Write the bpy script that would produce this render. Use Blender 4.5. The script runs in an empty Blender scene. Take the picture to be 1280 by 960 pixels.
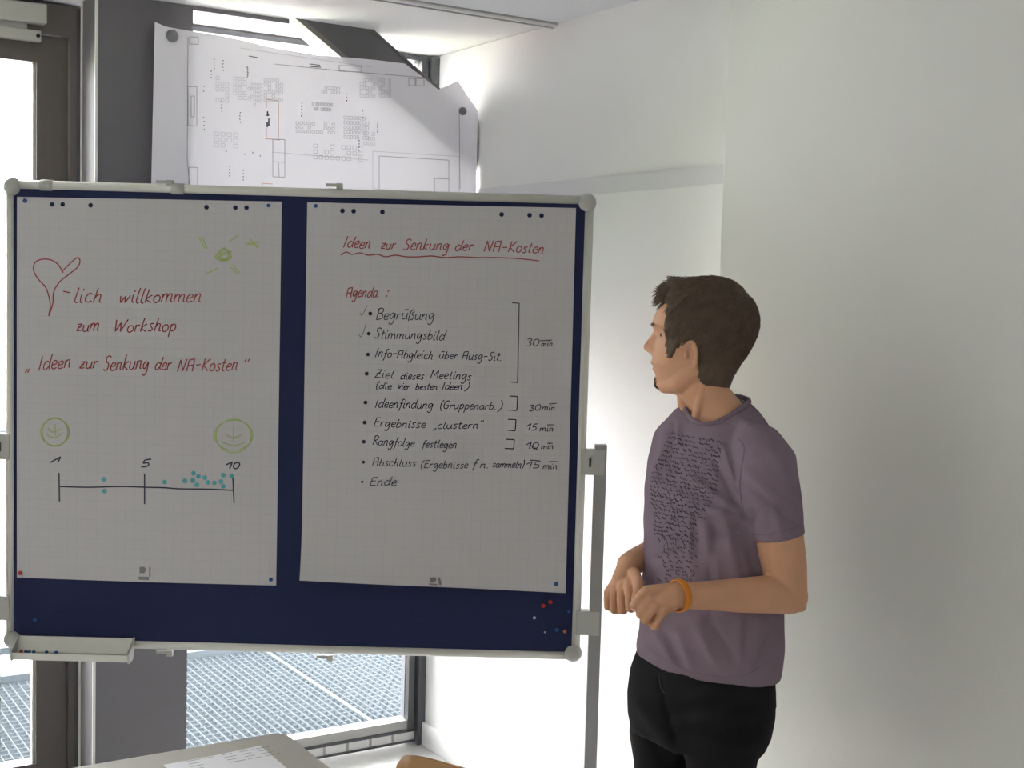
import bpy, bmesh, math, random
import numpy as np
from mathutils import Vector, Matrix, Euler
from mathutils.bvhtree import BVHTree
C = bpy.context.scene.collection
PI = math.pi

# ---------------------------------------------------------------- camera, world, sun, exposure
FPX = 1621.98
CAM = Vector((-2.3127, -4.2152, 1.7135)); YAW, PITCH, ROLL = -0.566119, 0.0724035, 0.0273065
FW = Vector((-math.sin(YAW)*math.cos(PITCH), math.cos(YAW)*math.cos(PITCH), -math.sin(PITCH)))
_r = Vector((math.cos(YAW), math.sin(YAW), 0)); _u = _r.cross(FW)
RT = _r*math.cos(ROLL) + _u*math.sin(ROLL); UP = -_r*math.sin(ROLL) + _u*math.cos(ROLL)
cam_data = bpy.data.cameras.new('camera'); cam_data.sensor_width = 36; cam_data.lens = FPX*36/1280
cam_data.clip_start = .05; cam_data.clip_end = 200
cam = bpy.data.objects.new('camera', cam_data); C.objects.link(cam)
cam.matrix_world = Matrix(((RT.x, UP.x, -FW.x, CAM.x), (RT.y, UP.y, -FW.y, CAM.y), (RT.z, UP.z, -FW.z, CAM.z), (0, 0, 0, 1)))
bpy.context.scene.camera = cam

world = bpy.data.worlds.new('sky'); bpy.context.scene.world = world; world.use_nodes = True
wn = world.node_tree; bg = wn.nodes['Background']
bg.inputs['Color'].default_value = (1.0, .985, 1.0, 1); bg.inputs['Strength'].default_value = 12

def sun_lamp(direction, energy, angle, color):
    d = bpy.data.lights.new('sun', 'SUN'); d.energy = energy; d.angle = angle; d.color = color
    o = bpy.data.objects.new('sun', d); C.objects.link(o)
    o.rotation_euler = Vector(direction).to_track_quat('-Z', 'Y').to_euler(); o.location = (0, 6, 8)
#sun_lamp((-.30, -.50, -1.0), 9.0, math.radians(1.5), (1, .96, .9))

def portal(loc, sx, sy):
    d = bpy.data.lights.new('window_portal', 'AREA'); d.shape = 'RECTANGLE'; d.size = sx; d.size_y = sy; d.cycles.is_portal = True
    o = bpy.data.objects.new('window_portal', d); C.objects.link(o); o.location = loc
    o.rotation_euler = Vector((0, -1, 0)).to_track_quat('-Z', 'Y').to_euler()
portal((-.65, .12, 1.28), 1.4, 2.6); portal((-1.85, .12, 1.28), 1.1, 2.6); portal((-5.0, .12, 1.28), 1.7, 2.6)

vs = bpy.context.scene.view_settings
vs.view_transform = 'Standard'; vs.look = 'None'; vs.gamma = 1; vs.use_curve_mapping = False; vs.exposure = 1.06

# ---------------------------------------------------------------- geometry lookups
def ray(px, py): return FW + RT*((px-640)/FPX) - UP*((py-480)/FPX)
def on_x(px, py, X): d = ray(px, py); return CAM + d*((X-CAM.x)/d.x)
def on_y(px, py, Y): d = ray(px, py); return CAM + d*((Y-CAM.y)/d.y)
def on_z(px, py, Z): d = ray(px, py); return CAM + d*((Z-CAM.z)/d.z)
def at(px, py, depth): return CAM + ray(px, py)*depth

# ---------------------------------------------------------------- materials
def lin(c): return tuple(((v/255)/12.92 if v/255 <= .04045 else ((v/255+.055)/1.055)**2.4) for v in c)
def mat(name, col, rough=.6, metal=0, noise=0, nscale=20, bump=0, bscale=200, spec=.5, sss=0, stretch=None):
    m = bpy.data.materials.new(name); m.use_nodes = True; nt = m.node_tree; b = nt.nodes['Principled BSDF']
    b.inputs['Base Color'].default_value = (*col, 1); b.inputs['Roughness'].default_value = rough; b.inputs['Metallic'].default_value = metal
    b.inputs['Specular IOR Level'].default_value = spec
    if sss: b.inputs['Subsurface Weight'].default_value = sss; b.inputs['Subsurface Radius'].default_value = (.01, .004, .002)
    tc = nt.nodes.new('ShaderNodeTexCoord'); src = tc.outputs['Object']
    if stretch:
        mp = nt.nodes.new('ShaderNodeMapping'); mp.inputs['Scale'].default_value = stretch; nt.links.new(src, mp.inputs[0]); src = mp.outputs[0]
    if noise:
        n = nt.nodes.new('ShaderNodeTexNoise'); n.inputs['Scale'].default_value = nscale; n.inputs['Detail'].default_value = 4
        nt.links.new(src, n.inputs['Vector'])
        mx = nt.nodes.new('ShaderNodeMixRGB'); mx.inputs[1].default_value = (*[v*(1-noise) for v in col], 1)
        mx.inputs[2].default_value = (*[min(1, v*(1+noise)) for v in col], 1)
        nt.links.new(n.outputs['Fac'], mx.inputs[0]); nt.links.new(mx.outputs[0], b.inputs['Base Color'])
    if bump:
        n = nt.nodes.new('ShaderNodeTexNoise'); n.inputs['Scale'].default_value = bscale; n.inputs['Detail'].default_value = 3
        nt.links.new(src, n.inputs['Vector'])
        bp = nt.nodes.new('ShaderNodeBump'); bp.inputs['Strength'].default_value = bump; bp.inputs['Distance'].default_value = .002
        nt.links.new(n.outputs['Fac'], bp.inputs['Height']); nt.links.new(bp.outputs[0], b.inputs['Normal'])
    return m

M = {}
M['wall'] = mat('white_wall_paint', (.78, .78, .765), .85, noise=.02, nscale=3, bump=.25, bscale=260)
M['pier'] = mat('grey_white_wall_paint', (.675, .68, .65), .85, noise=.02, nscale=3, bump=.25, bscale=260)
M['ceil'] = mat('plaster_ceiling', (.78, .78, .77), .9, bump=.2, bscale=200)
M['tile'] = mat('acoustic_ceiling', (.74, .75, .77), .95, noise=.06, nscale=160, bump=.5, bscale=300)
M['floor'] = mat('grey_linoleum', (.52, .52, .50), .35, noise=.08, nscale=30)
M['darkframe'] = mat('anthracite_window_paint', (.075, .078, .085), .45, noise=.06, nscale=30)
M['doorframe'] = mat('dark_door_paint', (.12, .105, .098), .45, noise=.06, nscale=30)
M['steel'] = mat('grey_column_paint', (.145, .14, .15), .5, noise=.05, nscale=25, bump=.1)
M['brace'] = mat('grey_brace_paint', (.14, .14, .145), .5, noise=.05, nscale=25)
M['edge'] = mat('pale_highlight_and_gap', (.72, .70, .68), .4)  # edge highlights put into the colour; also fills the window frame gap
M['alu'] = mat('brushed_aluminium', (.56, .555, .52), .42, metal=.35, noise=.04, nscale=60)
M['cap'] = mat('grey_plastic', (.40, .40, .38), .5)
M['post'] = mat('grey_powder_coat', (.30, .30, .30), .45, metal=.2)
M['gasket'] = mat('gasket', (.03, .03, .035), .6)
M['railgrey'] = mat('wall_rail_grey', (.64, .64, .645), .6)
M['white'] = mat('white_plastic', (.8, .8, .78), .4)
M['galv'] = mat('galvanised_steel', (.060, .072, .082), .8, noise=.1, nscale=60, spec=.1)
M['glare_steel'] = mat('glare_bright_steel', (.7, .72, .72), .6)  # brighter copy of the galvanised steel: backlit glare put into the colour
M['lit_flange'] = mat('lit_flange_grey', (.22, .215, .20), .5)  # paler than the brace: bounce light on its underside put into the colour
M['ground'] = mat('gravel', (.035, .042, .048), .9, noise=.15, nscale=2)  # darker copy of the far gravel: shade under the walkway put into the colour
M['farground'] = mat('gravel', (.5, .5, .48), .9, noise=.1, nscale=2)
M['grass'] = mat('grass', (.35, .45, .18), .9, noise=.2, nscale=3)
M['table'] = mat('table_laminate', (.44, .425, .39), .5, noise=.03, nscale=40)
M['tedge'] = mat('table_edge', (.30, .29, .27), .5)
M['wood'] = mat('beech_plywood', (.42, .225, .09), .4, noise=.12, nscale=8, stretch=(1, 1, 12))
M['chrome'] = mat('chrome', (.6, .6, .6), .15, metal=1)
M['brick'] = mat('house_render', (.55, .36, .28), .9, noise=.1, nscale=2)
M['roof'] = mat('house_roof', (.25, .17, .15), .9)
M['magnet'] = mat('magnet_grey', (.22, .22, .23), .35, metal=.4)

def felt():
    m = mat('blue_felt', (.022, .028, .075), .95, noise=.25, nscale=350, bump=.5, bscale=500, spec=.15)
    return m
M['felt'] = felt()

def paper_mat(name, col, grid=0, trans=0):
    m = bpy.data.materials.new(name); m.use_nodes = True; nt = m.node_tree; b = nt.nodes['Principled BSDF']; out = nt.nodes['Material Output']
    b.inputs['Roughness'].default_value = .8; b.inputs['Specular IOR Level'].default_value = .2
    b.inputs['Base Color'].default_value = (*col, 1); csrc = None
    if grid:
        uv = nt.nodes.new('ShaderNodeUVMap'); uv.uv_map = 'UVMap'
        sep = nt.nodes.new('ShaderNodeSeparateXYZ'); nt.links.new(uv.outputs[0], sep.inputs[0]); facs = []
        for k in (0, 1):
            a = nt.nodes.new('ShaderNodeMath'); a.operation = 'DIVIDE'; a.inputs[1].default_value = grid; nt.links.new(sep.outputs[k], a.inputs[0])
            f = nt.nodes.new('ShaderNodeMath'); f.operation = 'FRACT'; nt.links.new(a.outputs[0], f.inputs[0])
            l = nt.nodes.new('ShaderNodeMath'); l.operation = 'LESS_THAN'; l.inputs[1].default_value = .09; nt.links.new(f.outputs[0], l.inputs[0]); facs.append(l)
        mx = nt.nodes.new('ShaderNodeMath'); mx.operation = 'MAXIMUM'; nt.links.new(facs[0].outputs[0], mx.inputs[0]); nt.links.new(facs[1].outputs[0], mx.inputs[1])
        mr = nt.nodes.new('ShaderNodeMixRGB'); mr.inputs[1].default_value = (*col, 1); mr.inputs[2].default_value = (col[0]*.95, col[1]*.95, col[2]*.96, 1)
        nt.links.new(mx.outputs[0], mr.inputs[0]); nt.links.new(mr.outputs[0], b.inputs['Base Color'])
    if trans:
        t = nt.nodes.new('ShaderNodeBsdfTranslucent'); t.inputs[0].default_value = (*col, 1)
        ms = nt.nodes.new('ShaderNodeMixShader'); ms.inputs[0].default_value = trans
        nt.links.new(b.outputs[0], ms.inputs[1]); nt.links.new(t.outputs[0], ms.inputs[2]); nt.links.new(ms.outputs[0], out.inputs[0])
    return m
M['flip'] = paper_mat('flipchart_paper', (.50, .485, .50), grid=.0255)
M['plan'] = paper_mat('plan_paper', (.90, .885, .94), trans=.042)
M['sheet'] = paper_mat('print_paper', (.80, .80, .84))
def ink(name, c, r=.6): M[name] = mat(name, c, r, spec=.2)
ink('red_ink', (.30, .06, .06)); ink('dark_ink', (.035, .035, .06)); ink('pencil_ink', (.18, .19, .18)); ink('green_ink', (.36, .45, .16))
ink('grey_print', (.20, .19, .20)); ink('plan_line', (.36, .36, .40)); ink('plan_faint', (.62, .62, .66)); ink('plan_red', (.70, .35, .32)); ink('plan_black', (.06, .06, .07))
ink('teal_dot', (.10, .36, .40)); ink('hole_navy', (.012, .018, .045)); ink('pin_blue', (.02, .08, .25), .25); ink('pin_red', (.40, .03, .03), .25)
ink('pin_white', (.45, .55, .55), .25); ink('pin_orange', (.40, .16, .05), .25); ink('shirt_print', (.035, .035, .06)); ink('lip', (.38, .16, .13))

def glass_mat():
    m = bpy.data.materials.new('window_glass'); m.use_nodes = True; nt = m.node_tree; nt.nodes.remove(nt.nodes['Principled BSDF'])
    t = nt.nodes.new('ShaderNodeBsdfTransparent'); t.inputs[0].default_value = (.97, .98, .975, 1)
    g = nt.nodes.new('ShaderNodeBsdfGlossy'); g.inputs['Roughness'].default_value = .02; fr = nt.nodes.new('ShaderNodeFresnel'); fr.inputs[0].default_value = 1.35
    ms = nt.nodes.new('ShaderNodeMixShader'); nt.links.new(fr.outputs[0], ms.inputs[0]); nt.links.new(t.outputs[0], ms.inputs[1]); nt.links.new(g.outputs[0], ms.inputs[2])
    nt.links.new(ms.outputs[0], nt.nodes['Material Output'].inputs[0]); return m
M['glass'] = glass_mat()

# ---------------------------------------------------------------- mesh helpers
def obj(name, bm, material, parent=None, smooth=False):
    me = bpy.data.meshes.new(name)
    if isinstance(bm, bmesh.types.BMesh):
        bmesh.ops.recalc_face_normals(bm, faces=bm.faces); bm.to_mesh(me); bm.free()
    else: me.from_pydata(*bm)
    me.materials.append(M[material] if isinstance(material, str) else material)
    if smooth: me.polygons.foreach_set('use_smooth', [True]*len(me.polygons))
    o = bpy.data.objects.new(name, me); C.objects.link(o)
    if parent is not None:
        o.parent = parent; o.matrix_parent_inverse = parent.matrix_basis.inverted()
    return o
def tag(o, label, cat, group=None, kind=None):
    o['label'] = label; o['category'] = cat
    if group: o['group'] = group
    if kind: o['kind'] = kind
    return o
def thing(name, loc, label, cat, group=None):
    o = bpy.data.objects.new(name, None); o.empty_display_size = .05; C.objects.link(o); o.location = loc
    return tag(o, label, cat, group)
def struct(o, label=None):
    o['kind'] = 'structure'
    if label: o['label'] = label
    return o
def box(bm, x0, x1, y0, y1, z0, z1, mtx=None, bevel=0):
    b = bmesh.new(); bmesh.ops.create_cube(b, size=1)
    bmesh.ops.scale(b, vec=(abs(x1-x0), abs(y1-y0), abs(z1-z0)), verts=b.verts)
    bmesh.ops.translate(b, vec=((x0+x1)/2, (y0+y1)/2, (z0+z1)/2), verts=b.verts)
    if bevel: bmesh.ops.bevel(b, geom=b.edges[:], offset=bevel, segments=2, affect='EDGES', profile=.6)
    if mtx: bmesh.ops.transform(b, matrix=mtx, verts=b.verts)
    me = bpy.data.meshes.new('t'); b.to_mesh(me); b.free(); bm.from_mesh(me); bpy.data.meshes.remove(me); return bm
def B(*a, **k): return box(bmesh.new(), *a, **k)
def frame_of(d):
    d = d.normalized(); a = Vector((0, 0, 1)) if abs(d.z) < .9 else Vector((1, 0, 0)); s = d.cross(a).normalized(); return s, s.cross(d).normalized()
def tube(bm, pts, rad, n=10, closed=False, cap=True):
    pts = [Vector(p) for p in pts]; N = len(pts); rads = rad if hasattr(rad, '__len__') else [rad]*N; rings = []; s = None
    for i, p in enumerate(pts):
        a = pts[(i-1) % N] if closed or i > 0 else pts[0]; b = pts[(i+1) % N] if closed or i < N-1 else pts[-1]
        d = (b-a).normalized()
        if s is None: s, t = frame_of(d)
        else: s = (s - d*s.dot(d)).normalized(); t = s.cross(d).normalized()
        rings.append([bm.verts.new(p + (s*math.cos(2*PI*k/n) + t*math.sin(2*PI*k/n))*rads[i]) for k in range(n)])
    for i in range(N if closed else N-1):
        A, Bq = rings[i], rings[(i+1) % N]
        for k in range(n): bm.faces.new((A[k], A[(k+1) % n], Bq[(k+1) % n], Bq[k]))
    if cap and not closed: bm.faces.new(rings[0][::-1]); bm.faces.new(rings[-1])
    return bm
def capsule(bm, pts, rads, n=14):
    """tapered limb with round ends"""
    pts = [Vector(p) for p in pts]; d0 = (pts[0]-pts[1]).normalized(); d1 = (pts[-1]-pts[-2]).normalized(); P = []; Rr = []
    for k in (75, 50, 25): a = math.radians(k); P.append(pts[0]+d0*rads[0]*math.sin(a)); Rr.append(rads[0]*math.cos(a))
    P += pts; Rr += list(rads)
    for k in (25, 50, 75): a = math.radians(k); P.append(pts[-1]+d1*rads[-1]*math.sin(a)); Rr.append(rads[-1]*math.cos(a))
    return tube(bm, P, Rr, n)
def lathe(bm, prof, n=20, mtx=None):
    vs_ = []; rings = []
    for r, z in prof:
        ring = [bm.verts.new((r*math.cos(2*PI*k/n), r*math.sin(2*PI*k/n), z)) for k in range(n)] if r > 1e-6 else [bm.verts.new((0, 0, z))]
        rings.append(ring); vs_ += ring
    for A, Bq in zip(rings, rings[1:]):
        for k in range(n):
            a = [A[k % len(A)], A[(k+1) % len(A)], Bq[(k+1) % len(Bq)], Bq[k % len(Bq)]]; u = []
            for v in a:
                if v not in u: u.append(v)
            if len(u) > 2: bm.faces.new(u)
    if mtx: bmesh.ops.transform(bm, matrix=mtx, verts=vs_)
    return bm
def prism(bm, pts, off):
    """closed polygon extruded by the vector off"""
    a = [bm.verts.new(p) for p in pts]; b = [bm.verts.new(Vector(p)+Vector(off)) for p in pts]; n = len(a)
    bm.faces.new(a); bm.faces.new(b[::-1])
    for i in range(n): bm.faces.new((a[i], b[i], b[(i+1) % n], a[(i+1) % n]))
    return bm
def catmull(p, k=4):
    if len(p) < 3: return p
    q = [p[0]]+list(p)+[p[-1]]; out = []
    for i in range(1, len(q)-2):
        for j in range(k):
            t = j/k; a, b, c, d = q[i-1], q[i], q[i+1], q[i+2]
            out.append(tuple(.5*((2*b[m])+(-a[m]+c[m])*t+(2*a[m]-5*b[m]+4*c[m]-d[m])*t*t+(-a[m]+3*b[m]-3*c[m]+d[m])*t**3) for m in range(len(b))))
    out.append(tuple(p[-1])); return out
def subdiv(p, step):
    out = [p[0]]
    for a, b in zip(p, p[1:]):
        n = max(1, int(math.dist(a, b)/step))
        for k in range(1, n+1): out.append(tuple(a[m]+(b[m]-a[m])*k/n for m in range(len(a))))
    return out
def ribbons(strokes, place, w, depth=.0006):
    """pen strokes as thin raised ribbons; strokes are 2D (in sheet units), place(u, v, h) gives a world point"""
    V = []; F = []
    for s in strokes:
        s = [q for i, q in enumerate(s) if i == 0 or math.dist(q, s[i-1]) > 1e-6]
        if len(s) < 2: continue
        b0 = len(V)
        for i, q in enumerate(s):
            a = s[max(0, i-1)]; b = s[min(len(s)-1, i+1)]; dx, dy = b[0]-a[0], b[1]-a[1]; L = math.hypot(dx, dy) or 1; nx, ny = -dy/L*w/2, dx/L*w/2
            V.append(place(q[0]+nx, q[1]+ny, depth)); V.append(place(q[0]-nx, q[1]-ny, depth))
        for i in range(len(s)-1): k = b0+2*i; F.append((k, k+1, k+3, k+2))
    return [tuple(v) for v in V], [], F
# ---------------------------------------------------------------- one-stroke handwriting alphabet (x-height 5, capitals 9, descender -4)
GLYPH = {
'a': (5.2, '4.2,4.2 2.5,5 .6,3.4 .6,1 2,0 3.6,1.4 4.3,4.8|4.3,4.8 4,1.5 5,0'), 'b': (5, '1.6,9 .8,3 .8,.4 2.4,0 4,1.6 3.8,4 2.4,4.8 1,3.2'),
'c': (4.4, '4,4.3 2.4,5 .7,3 .9,.8 2.4,0 4,.8'), 'd': (5.4, '4.2,4 2.4,5 .6,3 .8,.6 2.2,0 4,2|5.2,9 4.4,4 4.2,1.4 5,0'), 'e': (4.4, '.7,2.4 3.4,3 3.6,4.6 2.2,5 .7,3.2 .8,.8 2.2,0 4,.8'),
'f': (3.8, '4.4,8.6 3.2,9.2 2.2,7 1.6,0 .8,-3.6|.6,4.6 3.6,5'), 'g': (5.2, '4.2,4.2 2.5,5 .7,3.4 .9,1.2 2.2,.6 4.2,4.8|4.3,4.8 4,-1 3,-3.6 1.4,-3.8 .6,-2.6'),
'h': (5.2, '1.8,9 1,3 .6,0|.8,2.4 2.2,4.8 3.6,4.8 3.8,3 3.6,.6 4.8,.2'), 'i': (2.6, '1,5 .8,1.2 1.4,0 2.2,.4|1.4,6.7 1.6,7.8'), 'k': (4.8, '1.6,9 .8,3 .6,0|4,5 1,2.4 4.2,0'),
'l': (2.8, '1.8,9 1,3.4 .9,.8 1.8,0 2.4,.4'), 'm': (7.4, '.8,5 .5,0|.6,2.6 1.8,4.8 3.2,4.6 3.2,0|3.3,2.8 4.6,4.8 6,4.6 6,.8 7,.2'), 'n': (5.2, '.9,5 .5,0|.6,2.6 2,4.8 3.6,4.6 3.5,.8 4.6,.2'),
'o': (4.8, '2.6,5 .8,3.8 .7,1.2 2.2,0 4,1.4 4,3.8 2.6,5'), 'p': (5, '1.2,5 .6,-4|.9,2.6 2.2,4.9 4,4.2 4,1.6 2.4,.2 1,1'), 'r': (4, '.9,5 .6,0|.7,2.8 1.8,4.6 3.6,4.8'),
's': (4.2, '3.8,4.6 2.4,5 1.2,4 2.2,2.8 3.2,1.4 2,0 .5,.5'), 't': (3.8, '2,8 1.4,2 1.6,.3 3,.2|.4,5.4 3.6,5.6'), 'u': (5.2, '.8,5 .7,1.4 2,0 3.8,1.6 4.3,5|4.3,5 4.1,1 5,0'),
'v': (4.6, '.6,5 1.8,0|1.8,0 4.2,5'), 'w': (7, '.6,5 1.2,.4|1.2,.4 3.4,4.6|3.4,4.6 3.8,.4|3.8,.4 6.4,5.2'), 'z': (4.8, '.8,4.6 4.2,5|4.2,5 .8,.2|.8,.2 4.4,.4|1.4,2.6 3.6,2.8'), 'y': (5, '.8,5 .9,2 2.2,1.4 4,3.4|4.3,5 4,0 2.8,-3.6 1,-3.4'),
'A': (6.4, '!.6,0 1,8 5,8.8 5,0|.8,4 5,4.4'), 'B': (6, '1.6,9 1,0|.6,8.4 3.4,9.4 5,8 4.4,5.8 1.4,4.8|1.4,4.8 4.4,4.8 5.2,2.6 3.8,.4 .8,0'), 'E': (5.8, '5.4,9 1.8,8.6|1.8,8.6 1,.2|1.4,4.8 4.6,5.2|1,.2 5,.4'),
'G': (6.4, '5.6,8 4,9.2 1.6,7.4 .8,3.4 2,.4 4.4,.6 5.2,3.6|3.4,3.8 5.6,4'), 'I': (3.4, '!2,9 1,0'), 'K': (6.4, '1.8,9 1,0|6,9 1.4,4.2|1.4,4.2 5.6,0'), 'M': (8, '!.8,0 1.6,8.8 3.8,3 6.6,8.8 6.8,0'),
'N': (7, '!.6,0 1.4,8.6 4.6,.4 6,9'), 'R': (6, '1.6,8.8 1,0|.8,8.4 3.6,9.2 5,7.6 4,5.2 1.4,4.4|2.4,4.4 5.4,0'), 'S': (5.6, '5.4,8 3.8,9.2 1.8,8 2.2,5.6 4,4 4,1.6 2.4,0 .5,1'), 'W': (9, '!1,9 1.6,.2 4.4,7 5,.2 8.6,9.2'),
'Z': (6.2, '1.2,8.4 5.4,9|5.4,9 1,.2|1,.2 5.6,.4|1.6,4.6 4.8,5'), '0': (5.2, '3,8.4 1,6.6 .8,2 2.4,0 4.4,2.2 4.6,6.6 3,8.4'), 'o.': (4, ''), '1': (4.4, '!.6,5 3.8,8.6 3,0'), '3': (5, '1.2,8 3.2,8.8 4.4,7 2.4,4.8 4.2,3 3.4,.4 .8,.6'),
'5': (5, '2,8.4 1.4,4.8 3.4,4.8 4.2,2.6 3,.3 .6,.5|2,8.4 5,8.8'), 'ü': (5.2, '.8,5 .7,1.4 2,0 3.8,1.6 4.3,5|4.3,5 4.1,1 5,0|1.4,7.4 4.4,7.8'), 'ß': (5, '.8,-1 1.2,6 2.4,8.6 3.8,7.4 2.6,5 4.4,3 3.4,.2 2,.4'),
'(': (3.2, '3,9.6 1.2,6 1,2 2.4,-2'), ')': (3.2, '1.2,9.6 2.2,6 2,2 .4,-2'), ':': (2.6, '1.2,3.9 1.5,5.4|.9,0 1.2,1.5'), '.': (2.2, '.8,-.2 1.1,1'), '-': (5, '.6,3.6 4.2,4'), ' ': (5, ''),
'„': (3.4, '1.2,1 .6,-2|2.6,1.2 2,-1.8'), '“': (3.6, '1.2,9.6 .8,7.4|2.8,9.8 2.4,7.6'), '~': (5, '.8,7.2 4.8,7.8'),
}
def write(s, x0, y0, x1, y1, xh, slant=.22, rnd=None, sp=1.0):
    """strokes in photo pixels for a line of handwriting that runs from (x0, y0) to (x1, y1) along its baseline"""
    rnd = rnd or random.Random(len(s)*7+int(x0)); total = sum(GLYPH[c][0] for c in s); k = math.hypot(x1-x0, y1-y0)/total
    dx, dy = (x1-x0)/math.hypot(x1-x0, y1-y0), (y1-y0)/math.hypot(x1-x0, y1-y0); v = xh/5; out = []; cur = 0
    for c in s:
        adv, st = GLYPH[c]; jy = rnd.uniform(-.35, .35); js = rnd.uniform(.92, 1.08)
        for q in st.split('|') if st else []:
            straight = q.startswith('!') or st.startswith('!'); q = q.strip('!')
            p = [tuple(float(t) for t in r.split(',')) for r in q.split()]
            p = subdiv(p, 1.2) if straight else catmull(p, 4)
            out.append([(x0+dx*(cur+gx)*k+(gy*js+jy)*v*(slant+dy*1.0), y0+dy*(cur+gx)*k-(gy*js+jy)*v) for gx, gy in p])
        cur += adv
    return out
# ================================================================ the room
H = 2.55
XL, YB = -6.2, -6.6
struct(obj('floor', B(XL-.1, .1, YB-.1, .12, -.12, 0), 'floor'))
ce = struct(obj('ceiling', B(XL-.1, .1, YB-.1, -.78, H, H+.12), 'tile'))
obj('plaster_strip', B(XL-.1, .1, -.775, .12, H+.002, H+.12), 'ceil', ce)
t1 = struct(obj('trim_1', B(XL, 0, -.785, -.765, H-.010, H+.004), 'white'))
bm = bmesh.new(); box(bm, XL, 0, -.765, -.761, H-.014, H); box(bm, XL, 0, -.789, -.785, H-.005, H); obj('shadow_bead', bm, 'cap', t1)
struct(obj('wall_right', B(0, .12, YB, .12, 0, H), 'wall'))
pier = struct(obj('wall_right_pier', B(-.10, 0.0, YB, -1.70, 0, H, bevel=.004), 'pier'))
struct(obj('wall_left', B(XL-.12, XL, YB, .12, 0, H), 'wall'))
struct(obj('wall_back', B(XL, 0, YB-.12, YB, 0, H), 'wall'))
struct(obj('baseboard_right', B(-.013, 0, -1.70, -.03, 0, .088, bevel=.003), 'wall'))
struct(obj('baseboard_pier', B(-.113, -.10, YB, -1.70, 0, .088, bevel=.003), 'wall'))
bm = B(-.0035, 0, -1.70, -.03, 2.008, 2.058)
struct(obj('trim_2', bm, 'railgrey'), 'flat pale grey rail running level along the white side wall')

# facade: windows and door (glass plane y = 0)
def frame_rect(bm, x0, x1, z0, z1, wl, wr, wb, wt, y0, y1):
    box(bm, x0, x0+wl, y0, y1, z0, z1); box(bm, x1-wr, x1, y0, y1, z0, z1)
    box(bm, x0+wl, x1-wr, y0, y1, z0, z0+wb); box(bm, x0+wl, x1-wr, y0, y1, z1-wt, z1)
w1 = struct(obj('window_1', B(-.030, 0, -.03, .07, 0, 2.545), 'darkframe'), 'tall anthracite framed window behind the pinboard')
obj('window_frame', B(-.0625, -.0365, -.012, .05, .05, 2.545), 'darkframe', w1)
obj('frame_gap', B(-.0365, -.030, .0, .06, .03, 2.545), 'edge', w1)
obj('window_frame', B(-1.29, -1.19, -.03, .07, 0, 2.545), 'darkframe', w1)
obj('head_frame', B(-1.19, -.03, -.01, .07, 2.528, 2.545), 'darkframe', w1)
bm = bmesh.new(); box(bm, -1.19, -.0625, -.006, .05, .060, .094); obj('bottom_rail', bm, 'cap', w1)
bm = bmesh.new(); box(bm, -1.19, -.030, -.012, .05, .050, .060); box(bm, -1.19, -.030, -.012, .05, .010, .017); obj('seal', bm, 'darkframe', w1)
obj('sill_strip', B(-1.19, -.030, -.004, .05, .016, .051), 'white', w1)
for k in range(11): obj('clip', B(-.125-.092*k, -.117-.092*k, -.0075, -.004, .018, .049), 'cap', w1)
obj('pane', B(-1.19, -.0625, .015, .021, .094, 2.528), 'glass', w1)

d1 = struct(obj('door_1', B(-2.262, -1.312, -.035, .03, .03, .174), 'doorframe'), 'dark framed glass door with a closer at its top')
obj('stile', B(-1.405, -1.312, -.035, .03, .174, 2.449), 'doorframe', d1); obj('stile', B(-2.262, -2.169, -.035, .03, .174, 2.449), 'doorframe', d1)
obj('top_rail', B(-2.169, -1.405, -.035, .03, 2.366, 2.449), 'doorframe', d1)
bm = bmesh.new(); box(bm, -1.413, -1.405, -.018, .01, .174, 2.366); box(bm, -2.169, -2.161, -.018, .01, .174, 2.366); obj('glazing_bead', bm, 'alu', d1)
obj('pane', B(-2.161, -1.413, -.004, .002, .174, 2.366), 'glass', d1)
bm = bmesh.new(); box(bm, -1.309, -1.29, -.05, .07, 0, 2.545); box(bm, -2.285, -2.266, -.05, .07, 0, 2.545); box(bm, -2.266, -1.309, -.05, .07, 2.452, 2.545); box(bm, -2.266, -1.309, -.02, .05, 0, .028)
obj('door_frame', bm, 'doorframe', d1)
bm = B(-2.10, -2.08, -.085, -.065, .9, 1.25); box(bm, -2.10, -2.08, -.07, -.035, .92, .94); box(bm, -2.10, -2.08, -.07, -.035, 1.21, 1.23); obj('door_handle', bm, 'chrome', d1)
cl = thing('door_closer', (-1.6, -.07, 2.47), 'silver grey door closer box with slide rail above the dark glass door', 'door closer')
obj('closer_body', B(-1.75, -1.387, -.095, -.051, 2.474, 2.532, bevel=.004), 'alu', cl)
obj('slide_rail', B(-1.95, -1.397, -.062, -.037, 2.424, 2.458, bevel=.003), 'alu', cl)
bm = bmesh.new(); box(bm, -1.75, -1.44, -.070, -.060, 2.457, 2.475); obj('closer_arm', bm, 'cap', cl)
obj('screw', lathe(bmesh.new(), [(0, .002), (.006, .002), (.006, 0)], 12, Matrix.Translation((-1.407, -.0635, 2.441)) @ Matrix.Rotation(PI/2, 4, 'X')), 'gasket', cl)

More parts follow.
